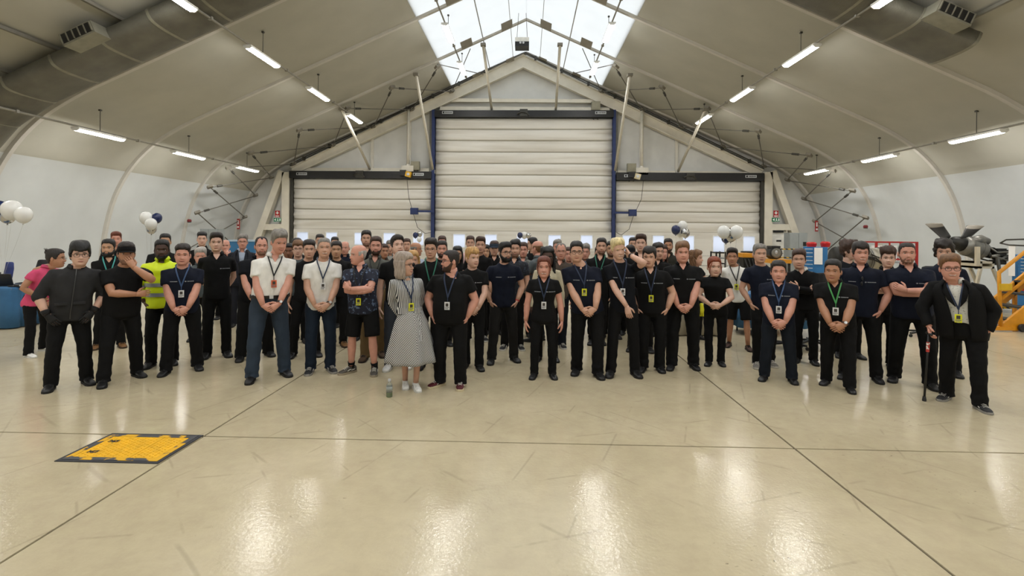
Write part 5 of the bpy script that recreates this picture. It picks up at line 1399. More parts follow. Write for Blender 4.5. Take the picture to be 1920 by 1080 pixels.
PEOPLE = []
def person(label, hx, ytop, feet=None, Z=None, bx=None, turn=0, look=0, pitch=0, tilt=0, skin='light', hair=('short', 'dark'), beard=None, glasses=None, cap=None,
           top='tee', tc='black', bottom='trousers', bc='black', shoes='boot', arms='clasp', g=1.0, belly=0.0, fem=False, smile=0, lany=None, badge=None, bz=1.17, prints=True,
           lod=1, collar=None, collar_c=None, tuck=False, belt=False, watch=None, jaw=1.0, hz=None, toe=None, sleeve=None, hh=1.04, folds=.014, extra=None):
    # ---- where the person stands: from the feet in the photograph, or a depth
    if feet:
        fw = [on_floor(*p) + Vector((0, .07, 0)) for p in feet]
        if len(fw) == 1:
            root = fw[0].copy()
            if bx is not None: root.x = on_y(bx, 440, root.y).x
            fw = None
        else: root = (fw[0] + fw[1]) / 2
    else:
        root = on_y(bx if bx is not None else hx, 440, Z); root.z = 0; fw = None
    root.z = 0
    hp = on_y(hx, ytop, root.y)                                  # top of the head
    hairh = {'bald': .0, 'buzz': .004, 'mop': .035, 'curly': .035, 'quiff': .03, 'heavy': .025}.get(hair[0] if hair else 'bald', .018)
    if cap: hairh = .02
    H = hp.z - hairh
    s = H / 1.78
    rot = math.radians(turn) - math.atan2(root.x, root.y) * .95; R = Matrix.Rotation(rot, 3, 'Z'); Ri = R.transposed()
    lean = Ri @ Vector((hp.x - root.x, 0, 0)); lean.x = max(-.35, min(.35, lean.x))
    T = TORSO_F if fem else TORSO_M
    def bend(z): 
        k = max(0.0, min(1.0, (z - .9 * s) / (H - .9 * s))); return lean * k
    def tor(z):                                                  # half width, half depth, y offset of the clothed torso at height z
        zz = z / s; zs_ = [r[0] for r in T]
        a = np.interp(zz, zs_, [r[1] for r in T]) * s * (g if zz < 1.44 else 1 + (g - 1) * .3); b = np.interp(zz, zs_, [r[2] for r in T]) * s * (g if zz < 1.44 else 1); yo = np.interp(zz, zs_, [r[3] for r in T]) * s
        bl = belly * math.exp(-((zz - 1.05) / .16) ** 2)
        return a + bl * .45, b + bl * .55, yo - bl * .5
    def front(x, z):
        a, b, yo = tor(z); c = bend(z); u = min(.97, abs(x) / a)
        return c.y + yo - b * (1 - u ** 2.35) ** (1 / 2.35)
    vox = (.0155, .020, .028)[lod]
    hz_ = H - .1185 * hh
    HC = Vector((lean.x, lean.y - .012, hz_))
    MH = Matrix.Translation(HC + Vector((0, .012, -.10 * hh))) @ (Matrix.Rotation(math.radians(look), 4, 'Z') @ Matrix.Rotation(math.radians(tilt), 4, 'Y') @ Matrix.Rotation(math.radians(pitch), 4, 'X')) @ Matrix.Scale(hh, 4) @ Matrix.Translation((0, -.012, .10))
    # ---- skeleton
    sw = (.162 if fem else .178) * s * (1 + (g - 1) * .55)
    zsh = 1.405 * s
    S = {-1: Vector((-sw, .008, zsh)) + bend(zsh), 1: Vector((sw, .008, zsh)) + bend(zsh)}
    ua, fa = .295 * s, .250 * s
    bly = belly * .9 + (g - 1) * .12
    pose = arms if isinstance(arms, (tuple, list)) else (arms, arms)
    cfg = {}
    for sd, ps in ((-1, pose[0]), (1, pose[1])):
        if isinstance(ps, dict):
            Wt = Vector(ps['w']) * s; hint = ps.get('h', (sd, .2, -.3)); u = ps.get('u', (0, 0, -1)); n = ps.get('n', (-sd, 0, 0)); cu = ps.get('c', .4)
        elif ps == 'side': Wt = Vector((sd * (.245 + (g - 1) * .14), -.035, .835)) * s; hint = (sd * .6, .6, 0); u = (0, -.12, -1); n = (-sd, .2, 0); cu = .38
        elif ps == 'clasp': Wt = Vector((sd * .085, -.185 - bly + (.0 if sd < 0 else -.022), .915 + (.01 if sd > 0 else 0))) * s; hint = (sd, .35, -.1); u = (-sd * .86, -.10, -.5); n = (-sd * .15, 1, -.1); cu = .42
        elif ps == 'clasphigh': Wt = Vector((sd * .085, -.215 - bly + (.0 if sd < 0 else -.022), 1.03)) * s; hint = (sd, .35, -.35); u = (-sd * .86, -.16, -.25); n = (-sd * .15, 1, -.1); cu = .45
        elif ps == 'behind': Wt = Vector((sd * .08, .175 + (g - 1) * .1, .93)) * s; hint = (sd, .5, 0); u = (-sd * .8, 0, -.5); n = (0, 1, 0); cu = .4
        elif ps == 'pocket': Wt = Vector((sd * (.188 + (g - 1) * .15), -.055, .915)) * s; hint = (sd, .55, 0); u = (-sd * .42, .03, -1); n = (-sd, .25, 0); cu = .25
        elif ps == 'backpocket': Wt = Vector((sd * .19, .10, .92)) * s; hint = (sd, .4, 0); u = (-sd * .3, .1, -1); n = (-sd, 0, 0); cu = .3
        elif ps == 'crossed': Wt = Vector((-sd * .075, -.205 - bly - (.035 if sd > 0 else 0), 1.165 + (.035 if sd > 0 else -.01))) * s; hint = (sd, -.15, -.75); u = (-sd * .75, .30, .35); n = (sd * .2, 1, 0); cu = .45
        else: Wt = Vector((sd * .245, -.035, .835)) * s; hint = (sd, .5, 0); u = (0, -.1, -1); n = (-sd, 0, 0); cu = .35
        Wt = Wt + bend(Wt.z)
        E = ik(S[sd], Wt, ua, fa, hint)
        cfg[sd] = (E, Wt, u, n, cu)
    hipz = .915 * s; hips = {-1: Vector((-.088 * s * g, 0, hipz)), 1: Vector((.088 * s * g, 0, hipz))}
    foot = {}
    if fw:
        loc = [Ri @ (p - root) for p in fw]
        loc.sort(key=lambda v: v.x)
        foot = {-1: loc[0], 1: loc[1]}
    else: foot = {-1: Vector((-.125 * s, .0, 0)), 1: Vector((.125 * s, .0, 0))}
    legs = {}
    for sd in (-1, 1):
        an = Vector((foot[sd].x, foot[sd].y, .085 * s))
        K = ik(hips[sd], an, .425 * s, .41 * s, (sd * .25, -1, 0))
        legs[sd] = (K, an)
    # ---- body: one mesh of skin
    mb = MB()
    add_head(mb, MH, lod, smile, jaw)
    nb = MH @ Vector((0, .012, -.085)); nk = [nb, (nb + Vector((lean.x * .8, lean.y * .8 + .014, 1.47 * s))) / 2, Vector((bend(1.47 * s).x, bend(1.47 * s).y + .016, 1.47 * s)), Vector((bend(1.40 * s).x, .01, 1.40 * s))]
    nr = .050 if fem else .059 * (1 + (g - 1) * .5)
    mb.tube(nk, [nr, nr * 1.0, nr * 1.16, nr * 1.3], 18, 0)
    rings = []
    for zz in (.84, .95, 1.1, 1.25, 1.36, 1.42, 1.46):
        a, b, yo = tor(zz * s); c = bend(zz * s); rings.append(sring(c.x, c.y + yo, zz * s, a * .86, b * .86, 16))
    mb.loft(rings, 0)
    ag = 1 + (g - 1) * .7; af = .86 if fem else 1.0
    for sd in (-1, 1):
        E, Wt, u, n, cu = cfg[sd]; A = S[sd]
        f1 = E.lerp(Wt, .28)
        pts = [A + Vector((-sd * .04, 0, -.02)), A.lerp(E, .35), A.lerp(E, .8), E, f1, E.lerp(Wt, .65), Wt]
        mb.tube(pts, [.05 * af * ag, .049 * af * ag, .043 * af * ag, .041 * af * ag, .044 * af * ag, .035 * af * ag, .0265 * af * (1 + (ag - 1) * .4)], 12, 0)
        if sleeve != 'glove': add_hand(mb, Wt, u, n, sd, cu, .92 if fem else 1.02)
        K, an = legs[sd]
        mb.tube([hips[sd], hips[sd].lerp(K, .5), K, K.lerp(an, .3), K.lerp(an, .7), an], [x * s for x in ((.070 * g, .060 * g, .050 * ag, .055 * ag, .042 * ag, .036) if bottom == 'shorts' else (.062, .056, .046, .046, .040, .034))], 12, 0)
    if top in ('polo', 'shirt') and lod < 2 or collar:
        rows = []
        for zz, hw_ in ((1.492, .040), (1.47, .036), (1.45, .026), (1.43, .013), (1.415, .003)):
            c = bend(zz * s); rows.append([(c.x + u_ * hw_, front(u_ * hw_, zz * s) - .0105 - (.002 if abs(u_) < 1 else 0), zz * s) for u_ in (-1, -.5, 0, .5, 1)])
        mb.loft(rows, 0, False, False)
    sk = skin_mat(skin)
    me = mb.mesh('person', [sk, M_eye, M_iris, M_lip if skin not in ('dark', 'brown') else M_lip_dark, hair_mat(hair[1] if hair else 'dark'), M_teeth], True)
    o = put('person', me, None, root, rot)
    tag(o, label, 'person', 'people standing together in the hangar')
    # ---- top
    mtop = cloth_mat(tc)
    zb = (.985 if tuck else .83) * s
    def torso_volume(mb, z0, grow=0.0, neck=1.50):
        zz = [z0] + [r[0] * s for r in T if r[0] * s > z0 + .03 and r[0] <= neck]
        rr = []
        for z in zz:
            a, b, yo = tor(z); c = bend(z)
            if tuck and z == z0: a *= .97; b *= .97
            rr.append(sring(c.x, c.y + yo, z, a + grow, b + grow, 28, tilt=float(np.interp(z / s, [1.43, 1.465, 1.495], [0, .008, .022]))))
        mb.loft(rr)
    def sleeves(mb, frac, fore, grow=0.0, cuff=1.0):
        for sd in (-1, 1):
            E, Wt, u, n, cu = cfg[sd]; A = S[sd]; r0 = (.054 if fem else .061) * ag + grow; r1 = (.054 if fem else .063) * ag + grow
            st = A + Vector((-sd * .05, 0, -.012))
            if not fore: mb.tube([st, A + Vector((0, 0, -.012)), A.lerp(E, frac * .5), A.lerp(E, frac)], [r0 * .98, r0, (r0 + r1) / 2, r1 * cuff], 14)
            else:
                pts = [st, A + Vector((0, 0, -.01)), A.lerp(E, .45), A.lerp(E, .85), E, E.lerp(Wt, .2), E.lerp(Wt, fore * .6), E.lerp(Wt, fore)]
                mb.tube(pts, [r0 * .98, r0, r0 * .9, r0 * .82, r0 * .80, r0 * .78, r0 * .66, r0 * .56 * cuff], 14)
    shirt = None
    if top in ('tee', 'polo', 'shirt', 'long', 'jacket', 'hivis', 'coat', 'suit'):
        mb = MB()
        inner = top in ('coat', 'suit')
        if inner:
            torso_volume(mb, .985 * s, -.006); shirt = garment('shirt', mb, cloth_mat(collar_c or 'white'), o, vox * 1.1, .008)
            jk = MB(); n_ = 30; rr = []                          # open-fronted jacket with lapels
            for zz in [.80, .86, .92, 1.0, 1.1, 1.2, 1.3, 1.38, 1.43, 1.462, 1.49, 1.505]:
                a, b, yo = tor(zz * s); c = bend(zz * s)
                a += .022; b += .024
                gap = np.interp(zz, [.80, 1.0, 1.15, 1.35, 1.5], (.30, .26, .30, .42, .75) if top == 'coat' else (.10, .06, .10, .42, .75))
                r = []
                for q in range(n_ + 1):
                    t = -PI / 2 + gap + (2 * PI - 2 * gap) * q / n_; cc, ss = math.cos(t), math.sin(t)
                    wv = 1 + .02 * math.sin(q * 1.7 + zz * 9)
                    r.append((c.x + a * wv * math.copysign(abs(cc) ** .85, cc), c.y + yo + b * wv * math.copysign(abs(ss) ** .85, ss), zz * s))
                rr.append(r)
            jk.loft(rr, 0, False, False)
            jo = jk.build('jacket', mtop, o, smooth=True)
            sd_ = jo.modifiers.new('thick', 'SOLIDIFY'); sd_.thickness = .012; sd_.offset = 0
            sl = MB(); sleeves(sl, .6, .96, .014, 1.15); garment('jacket_sleeves', sl, mtop, o, vox * 1.1, folds * 1.6)
            for sd in (-1, 1):                                   # lapels
                lp = MB(); pts = []
                for zz, w_ in ((1.20, .0), (1.28, .045), (1.38, .055), (1.46, .05), (1.50, .02)):
                    x = sd * (.02 + (.05 if top == 'suit' else .075) * (zz - 1.2) / .3) * s
                    c = bend(zz * s)
                    pts.append([Vector((c.x + x, front(x, zz * s) - .034, zz * s)), Vector((c.x + x + sd * w_ * s, front(x + sd * w_ * s, zz * s) - .036, zz * s - .012))])
                lp.loft(pts, 0, False, False)
                lo = lp.build('lapel', mtop, jo, smooth=True); q = lo.modifiers.new('thick', 'SOLIDIFY'); q.thickness = .008
        else:
            z0 = zb
            torso_volume(mb, z0, .012 if top in ('jacket', 'hivis') else 0)
            fore = {'long': .97, 'jacket': sleeve if isinstance(sleeve, float) else .45, 'hivis': .8}.get(top, 0)
            sleeves(mb, .62 if not fem else .5, fore, .012 if top in ('jacket', 'hivis') else 0, 1.08 if not fore else 1.2)
            shirt = garment('jacket' if top in ('jacket', 'hivis') else 'shirt', mb, mtop, o, vox, folds * (1.5 if top in ('jacket', 'hivis') else .7 if tc == 'white' else 1))
        if top in ('polo', 'shirt', 'jacket', 'hivis') or inner or collar:
            cm = cloth_mat(collar_c) if collar_c else mtop
            cb_ = MB(); rr = []; c = bend(1.49 * s)
            gp = .62 if top == 'polo' else .48
            hi = .03 if top == 'hivis' else 0
            for zz, k, dz in ((1.478, .080, 0), (1.515, .074, hi), (1.530, .077, hi), (1.488, .098, hi)):
                r = []
                for q in range(25):
                    t = -PI / 2 + gp + (2 * PI - 2 * gp) * q / 24
                    fr_ = max(0, -math.sin(t)) ** 3
                    r.append((c.x + k * s * math.cos(t), c.y + .014 * s + k * s * .94 * math.sin(t) - fr_ * .008, (zz + dz) * s - fr_ * (.034 if zz < 1.5 else .022)))
                rr.append(r)
            cb_.loft(rr, 0, False, False)
            co = cb_.build('collar', cm, o, smooth=True); q = co.modifiers.new('thick', 'SOLIDIFY'); q.thickness = .006
            if lod < 2 and top in ('polo', 'shirt'):
                pk = MB(); pts = []
                for zz in np.linspace(1.47, 1.30 if top == 'polo' else 1.0, 7):
                    x = 0; c2 = bend(zz * s); y = front(0, zz * s) - .009; pts.append([(c2.x - .016, y, zz * s), (c2.x + .016, y, zz * s)])
                pk.loft(pts, 0, False, False)
                po = pk.build('placket', mtop, o); q = po.modifiers.new('thick', 'SOLIDIFY'); q.thickness = .004
        if top == 'jacket' and lod < 2:
            zp = MB(); pts = []
            for zz in np.linspace(1.47, .86, 9):
                c2 = bend(zz * s); pts.append((c2.x, front(0, zz * s) - .020, zz * s))
            zp.tube(pts, .006, 6); zp.build('zip', mat('grey zip', '4A4A4A', .4, .6), shirt)
            for sd in (-1, 1):
                x = sd * .085 * s; z = 1.05 * s
                MB().box(x - .055, x + .055, front(x, z) - .034, front(x, z) - .0, z - .01, z + .018).build('pocket_flap', mtop, shirt)
        if top == 'hivis':
            M_ref = mat('silver reflective tape', '8E939A', .35, .3)
            for zz in (1.02, 1.16):
                rb_ = MB(); rr = []
                for dz in (-.025, .025):
                    a, b, yo = tor(zz * s + dz); c = bend(zz * s); rr.append(sring(c.x, c.y + yo, zz * s + dz, a + .024, b + .024, 28))
                rb_.loft(rr, 0, False); rb_.build('reflective_band', M_ref, shirt, smooth=True)
            for sd in (-1, 1):
                E, Wt = cfg[sd][0], cfg[sd][1]
                for f0, f1 in ((.12, .28), (.42, .58)): MB().tube([E.lerp(Wt, f0), E.lerp(Wt, f1)], [.078 * ag, .070 * ag], 14, 0, False).build('reflective_band', M_ref, shirt, smooth=True)
        if prints and lod < 2 and top in ('tee', 'polo'):
            pr = MB(); rq = random.Random(int(hx))
            for sx, ln in ((-1, .075), (1, .085)):
                if prints == 'one' and sx < 0: continue
                z = 1.285 * s; x = sx * .095 * s - ln / 2
                if sx > 0:
                    y = front(x, z) - .0125; pr.prism([(bend(z).x + x - .012, y, z), (bend(z).x + x, y, z + .009), (bend(z).x + x + .012, y, z), (bend(z).x + x, y, z - .009)], (0, .004, 0)); x += .018
                e = x + ln
                while x < e:
                    w_ = .004 + .006 * rq.random(); y = front(x, z) - .012
                    pr.box(bend(z).x + x, bend(z).x + x + w_, y, y + .004, z - .0045, z + .005); x += w_ + .0025
            cp = pr.build('chest_print', mat('pale chest print', '8E9096', .7), shirt); cp['kind'] = 'stuff'
    # ---- trousers / shorts
    mbt = cloth_mat(bc)
    if bottom in ('trousers', 'shorts'):
        mb = MB(); rr = []
        for zz in (.80, .86, .92, 1.0, 1.035):
            a, b, yo = tor(zz * s); k = .94 if (zz < 1 or not (tuck or top in ('coat', 'suit'))) else 1.0
            if zz < .85: k *= .86
            tk = tuck or top in ('coat', 'suit')
            gr = -.004 if not tk else (.006 if zz < 1 else .004)
            rr.append(sring(bend(zz * s).x, yo * .8, zz * s, a * k + gr, b * k + gr, 24))
        mb.loft(rr)
        for sd in (-1, 1):
            K, an = legs[sd]; h = hips[sd]; lg = 1 + (g - 1) * .8; lw = .86 if fem else 1.0
            if bottom == 'trousers':
                lo = Vector((an.x, an.y - .005, .035))
                bunch = [an.lerp(K, .22), an.lerp(K, .12), an + Vector((0, 0, .0)), lo]
                mb.tube([h, h.lerp(K, .25), h.lerp(K, .6), K, K.lerp(an, .35)] + bunch, [q_ * lg * s * lw for q_ in (.096, .095, .083, .073, .071, .066, .073, .065, .076)], 16)
            else:
                e = K.lerp(h, .06)
                mb.tube([h, h.lerp(K, .3), h.lerp(K, .6), e], [.097 * lg * s, .100 * lg * s, .098 * lg * s, .098 * lg * s], 16)
        garment('shorts' if bottom == 'shorts' else 'trousers', mb, mbt, o, vox * 1.05, .020 if bottom == 'trousers' else .012, FOLD_TEX2)
    if belt:
        bb = MB(); rr = []
        for dz in (-.018, .018):
            a, b, yo = tor(1.0 * s + dz); rr.append(sring(bend(s).x, yo, 1.0 * s + dz, a + .014, b + .014, 28))
        bb.loft(rr, 0, False); y = rr[0][21][1]
        bo = bb.build('belt', mat('black leather belt', '141211', .45), o, smooth=True)
        MB().box(bend(s).x - .022, bend(s).x + .022, y - .008, y, 1.0 * s - .02, 1.0 * s + .02).build('buckle', M_lab, bo)
    # ---- shoes
    up, so, det = shoe_mesh(shoes)
    for sd in (-1, 1):
        sh = put('shoe', up, o, (foot[sd].x, foot[sd].y, 0)); sc_ = s * (.92 if fem else 1.0); sh.scale = (sc_, sc_, sc_)
        tz = toe[0 if sd < 0 else 1] if toe else sd * 14
        sh.rotation_euler = (0, 0, math.radians(tz))
        put('sole', so, sh)
        if lod < 2: put('laces', det, sh)
        if bottom == 'shorts' and shoes != 'loafer':
            an = legs[sd][1]
            MB().tube([(foot[sd].x, foot[sd].y + .005, .06), (foot[sd].x, foot[sd].y + .005, .10), legs[sd][1].lerp(legs[sd][0], .17)], [.043, .041, .044 * ag], 12).build('sock', cloth_mat('black'), o, smooth=True)
    # ---- head gear
    if hair and hair[0] != 'none':
        hs_ = hair_shell(hair[0], hair[1], MH, o, lod, jaw, seed=int(abs(hx)) % 97)
    if beard: beard_shell(beard[0], MH, o, lod, jaw, beard[1])
    if glasses: add_glasses(MH, o, glasses == 'thin')
    if cap: add_cap(MH, o, cloth_mat(cap))
    # ---- lanyard and badge
    if lany:
        ml = mat('lanyard ' + lany, LANY[lany], .6); lb_ = MB(); zb_ = bz * s
        off = .030 if top in ('jacket', 'hivis') else .016
        for sd in (-1, 1):
            pts = [Vector((bend(1.5 * s).x + sd * .066 * s, .045, 1.525 * s)) , Vector((bend(1.5 * s).x + sd * .082 * s, -.02, 1.505 * s))]
            for q in np.linspace(.12, 1, 9):
                x = sd * .084 * s * (1 - q); z = 1.49 * s + (zb_ - 1.49 * s) * q; pts.append(Vector((bend(z).x + x, front(x, z) - off, z)))
            for a_, b_ in zip(pts[:-1], pts[1:]): lb_.bar(a_, b_ + (b_ - a_) * .08, .015, .003, up=(0, -1, .2))
        y = front(0, zb_) - off - .002; cx_ = bend(zb_).x
        lb_.box(cx_ - .004, cx_ + .004, y - .002, y + .002, zb_ - .05, zb_)
        lo = lb_.build('lanyard', ml, o)
        if badge:
            zc = zb_ - .05 - .045; y = min(front(0, zc), front(0, zb_)) - off - .006
            bb = MB().box(cx_ - .03, cx_ + .03, y - .005, y, zc - .044, zc + .045, 0).box(cx_ - .016, cx_ + .016, y - .008, y - .005, zc - .006, zc + .03, 1)
            bb.box(cx_ - .024, cx_ + .024, y - .008, y - .005, zc - .022, zc - .014, 2).box(cx_ - .024, cx_ + .012, y - .008, y - .005, zc - .034, zc - .028, 2)
            bb.build('badge', [mat('badge ' + badge, BADGE[badge], .4, vary=.04), M_badge_ph, M_badge_tx], lo)
    if watch:
        sd = watch; E, Wt = cfg[sd][0], cfg[sd][1]; p0 = E.lerp(Wt, .90); p1 = E.lerp(Wt, .97)
        wo = MB().tube([p0, p1], .0345 * ag, 14, 0, False).build('wristwatch', M_black, o, smooth=True)
        d = (Wt - E).normalized(); n_ = -Vector(cfg[sd][3]); n_ = (n_ - d * n_.dot(d)).normalized(); c_ = E.lerp(Wt, .935) + n_ * .034
        tt = d.cross(n_)
        MB().add([c_ + d * .017 * math.cos(q * PI / 5) + tt * .017 * math.sin(q * PI / 5) + n_ * h for h in (0, .008) for q in range(10)], [tuple(range(10))[::-1], tuple(range(10, 20))] + [(q, (q + 1) % 10, (q + 1) % 10 + 10, q + 10) for q in range(10)]).build('dial', M_lab if watch == 1 else M_black, wo)
    info = dict(o=o, s=s, H=H, MH=MH, cfg=cfg, legs=legs, foot=foot, tor=tor, bend=bend, front=front, root=root, label=label, vox=vox, R=R, ag=ag, shirt=shirt)
    PEOPLE.append(info)
    if extra: extra(info)
    return info
# ------------------------------------------------------------------ the crowd, from left to right
def dress(i):                                  # striped belted shirt dress
    o, s, cfg, tor, bend, front = i['o'], i['s'], i['cfg'], i['tor'], i['bend'], i['front']
    def stripes(name, rot):
        m = bpy.data.materials.new(name); m.use_nodes = True; nt = m.node_tree; b = nt.nodes['Principled BSDF']
        tc = nt.nodes.new('ShaderNodeTexCoord'); mp = nt.nodes.new('ShaderNodeMapping'); mp.inputs['Rotation'].default_value = (0, rot, 0)
        wv = nt.nodes.new('ShaderNodeTexWave'); wv.inputs['Scale'].default_value = 21; wv.bands_direction = 'X'
        r = nt.nodes.new('ShaderNodeValToRGB'); r.color_ramp.elements[0].position = .45; r.color_ramp.elements[0].color = lin('22242C'); r.color_ramp.elements[1].position = .55; r.color_ramp.elements[1].color = lin('CFCFCD')
        L = nt.links.new; L(tc.outputs['Object'], mp.inputs['Vector']); L(mp.outputs['Vector'], wv.inputs['Vector']); L(wv.outputs['Fac'], r.inputs['Fac']); L(r.outputs['Color'], b.inputs['Base Color']); b.inputs['Roughness'].default_value = .8
        return m
    mv, md, md2 = stripes('upright black and white stripes', .0), stripes('slanting black and white stripes', .55), stripes('slanting stripes the other way', -.55)
    mb = MB(); rr = []
    for zz in (1.0, 1.06, 1.12, 1.25, 1.32, 1.39, 1.43, 1.465, 1.495, 1.515):
        a, b, yo = tor(zz * s); c = bend(zz * s); rr.append(sring(c.x, c.y + yo, zz * s, a + .008, b + .008, 28))
    mb.loft(rr)
    for sd in (-1, 1):
        E, Wt = cfg[sd][0], cfg[sd][1]; A = Vector((sd * .162 * s, .008, 1.405 * s)) + bend(1.405 * s)
        mb.tube([A + Vector((-sd * .05, 0, -.01)), A, A.lerp(E, .5), E, E.lerp(Wt, .5), E.lerp(Wt, .9)], [.056, .058, .056, .052, .050, .042], 14)
    garment('bodice', mb, mv, o, i['vox'], .012)
    sk = MB(); rr = []
    for zz, a, b in ((1.03, .140, .108), (.98, .158, .125), (.88, .20, .165), (.72, .235, .20), (.55, .27, .23), (.40, .30, .255), (.355, .305, .26)):
        def wob(t, k=1 - (zz - .355) / .675): return k * (.075 * math.sin(7 * t + .6) + .05 * math.sin(4 * t + 2))
        rr.append(sring(.02 * (1.03 - zz), -.01, zz * s, a * s / .93, b * s / .93, 64, 2.1, wob))
    sk.loft(rr, 0, False)
    k = 64
    sk.m = [0 if (j % k) < 48 and (j % k) > 16 else 1 for j in range(len(sk.f))]
    so = sk.build('skirt', [md, md2], o, smooth=True); q = so.modifiers.new('thick', 'SOLIDIFY'); q.thickness = .006
    bl = MB(); rr = []
    for dz in (-.035, .035):
        a, b, yo = tor(1.04 * s + dz); c = bend(1.04 * s); rr.append(sring(c.x, c.y + yo, 1.04 * s + dz, a + .02, b + .022, 28))
    bl.loft(rr, 0, False)
    y = front(0.03, 1.04 * s) - .03
    bl.box(.02, .075, y - .015, y + .01, 1.01 * s, 1.075 * s)
    bl.loft([[(x, yy - .02 * q - (.0 if x < .06 else .004), (1.02 - .36 * q / 5) * s) for x, yy in ((.035, y), (.075, y), (.075, y + .008), (.035, y + .008))] for q in range(6)])
    bl.build('sash', mv, o, smooth=False)
    c = bend(1.49 * s); cb_ = MB(); rr = []
    for zz, k in ((1.48, .072), (1.52, .068), (1.535, .07), (1.49, .092)):
        rr.append([(c.x + k * math.cos(t), c.y + .014 + k * .94 * math.sin(t), zz * s - max(0, -math.sin(t)) ** 3 * .03) for t in np.linspace(-PI / 2 + .35, 1.5 * PI - .35, 25)])
    cb_.loft(rr, 0, False, False); co = cb_.build('collar', mv, o, smooth=True); q = co.modifiers.new('thick', 'SOLIDIFY'); q.thickness = .005
def gloves(i):
    for sd in (-1, 1):
        E, Wt, u, n, cu = i['cfg'][sd]
        mb = MB().tube([E.lerp(Wt, .78), E.lerp(Wt, .9), Wt], [.042, .038, .034], 12)
        add_hand(mb, Wt, u, n, sd, cu, 1.06)
        mb.build('glove', mat('black knit glove', '101010', .8), i['o'], smooth=True)
def wristband(i):
    E, Wt = i['cfg'][1][0], i['cfg'][1][1]
    MB().tube([E.lerp(Wt, .93), E.lerp(Wt, .98)], .034, 14, 0, False).build('wristband', mat('red rubber wristband', 'B5202A', .5), i['o'], smooth=True)
def holds_plate(i):
    E, Wt, u, n, cu = i['cfg'][1]
    M = i['o'].matrix_basis if False else Matrix.Translation(i['root']) @ i['R'].to_4x4()
    p = M @ (Wt + Vector((0, -.08, .045)))
    o = MB().lathe([(.05, 0), (.085, .012), (.09, .015), (.05, .006)], 18).build('paper_plate', M_wht, None, p, smooth=True)
    tag(o, 'small white plate held by the curly-haired woman', 'plate')
def cane(i):
    E, Wt, u, n, cu = i['cfg'][-1]; M = Matrix.Translation(i['root']) @ i['R'].to_4x4()
    p = M @ (Wt + Vector((.0, -.045, -.075))); b = on_floor(1733, 752)
    t = thing('walking_cane', 'black walking cane with a red label held by the rightmost man', 'cane', b)
    d = p - b
    MB().tube([(0, 0, .03), d], .011, 10).build('shaft', M_black, t, smooth=True)
    MB().lathe([(.019, 0), (.021, .012), (.015, .05), (.011, .055)], 12).build('rubber_tip', mat('grey rubber', '2A2A2A', .8), t, smooth=True)
    dn = d.normalized()
    MB().tube([d - dn * .20, d - dn * .09], .016, 10).build('grip_label', mat('red and white label', 'B23A34', .5, second='E2DDD6', thr=.56, sscale=30), t)
    f = Vector((-.25, -.9, 0)).normalized()
    MB().tube([d - f * .05 + Vector((0, 0, .004)), d + Vector((0, 0, .012)), d + f * .07 + Vector((0, 0, .0))], [.013, .016, .012], 10).build('handle', M_black, t, smooth=True)
def hip_glove(i):
    s = i['s']; a, b, yo = i['tor'](.9 * s); x = a + .03
    mb = MB().loft([sring_c(x, .03, z, w_, .03, 12) for z, w_ in ((.93 * s, .018), (.90 * s, .026), (.84 * s, .036), (.79 * s, .03))])
    for q in range(3): mb.tube([(x - .02 + .02 * q, .03, .80 * s), (x - .022 + .022 * q, .028, .745 * s)], .011, 6)
    mb.build('hanging_glove', mat('bright yellow glove', 'D7D21E', .6), i['o'], smooth=True)
def sunglasses(i):
    s, front, bend = i['s'], i['front'], i['bend']; z = 1.30 * s; c = bend(z); mb = MB(); y = front(.01, z) - .03
    for q in (-1, 1): mb.ball((c.x + .012 + q * .004, y + .004 * q, z + .032 * q), (.012, .008, .026), 0, 10, 6)
    mb.tube([(c.x + .005, y, z + .05), (c.x + .02, y - .006, z), (c.x + .01, y, z - .06)], .003, 5)
    mb.build('hanging_sunglasses', M_black, i['o'], smooth=True)

P = person
# far left
P('woman in a pink short-sleeved top with a dark hair bun, leftmost of the crowd', 102, 466, [(44, 672), (72, 660)], turn=42, look=32, tilt=4, skin='tan', hair=('bun', 'dark'), glasses='thin', fem=True, top='shirt', tc='pink', shoes='white', arms=({'w': (-.13, -.17, 1.0), 'h': (-1, .6, -.3), 'u': (.7, -.2, -.5), 'n': (0, 1, 0)}, 'clasp'), g=1.2, belly=.03, smile=1, lod=0, hh=1.08, prints=False)
P('man in a charcoal zip overshirt with heavy black hair, glasses and black gloves', 150, 453, [(84, 734), (152, 722)], turn=4, look=2, skin='pale', hair=('heavy', 'black'), glasses=True, top='jacket', tc='charcoal', bc='soft black', shoes='boot', arms=({'w': (-.215, -.13, .93), 'h': (-1, .35, 0), 'u': (.65, -.35, -.8), 'n': (.2, 1, 0)}, {'w': (.215, -.13, .93), 'h': (1, .35, 0), 'u': (-.65, -.35, -.8), 'n': (-.2, 1, 0)}), g=1.1, belly=.03, lod=0, sleeve=.22, extra=gloves, hh=1.06)
P('man in a black cap and t-shirt covering his nose with one hand', 237, 453, [(184, 726), (248, 708)], turn=12, look=-6, skin='tan', hair=('short', 'dark'), cap='black', glasses=None, beard=('darkgrey', .004), arms=({'w': (.10, -.235, 1.13), 'h': (-1, -.1, -.6), 'u': (1, .1, .05), 'n': (0, 1, 0)}, {'w': (.055, -.225, 1.475), 'h': (1, -.3, -.9), 'u': (-.42, .36, .9), 'n': (-.1, 1, -.2), 'c': .3}), g=1.12, belly=.04, lod=0, prints=False)
P('black-bearded man with a teal lanyard and tan boots behind the man in the cap', 204, 448, [(176, 655), (220, 652)], look=-14, skin='olive', hair=('short', 'black'), beard=('black', .011), top='polo', tc='black', shoes='tan boot', arms='clasp', lany='teal', prints=False)
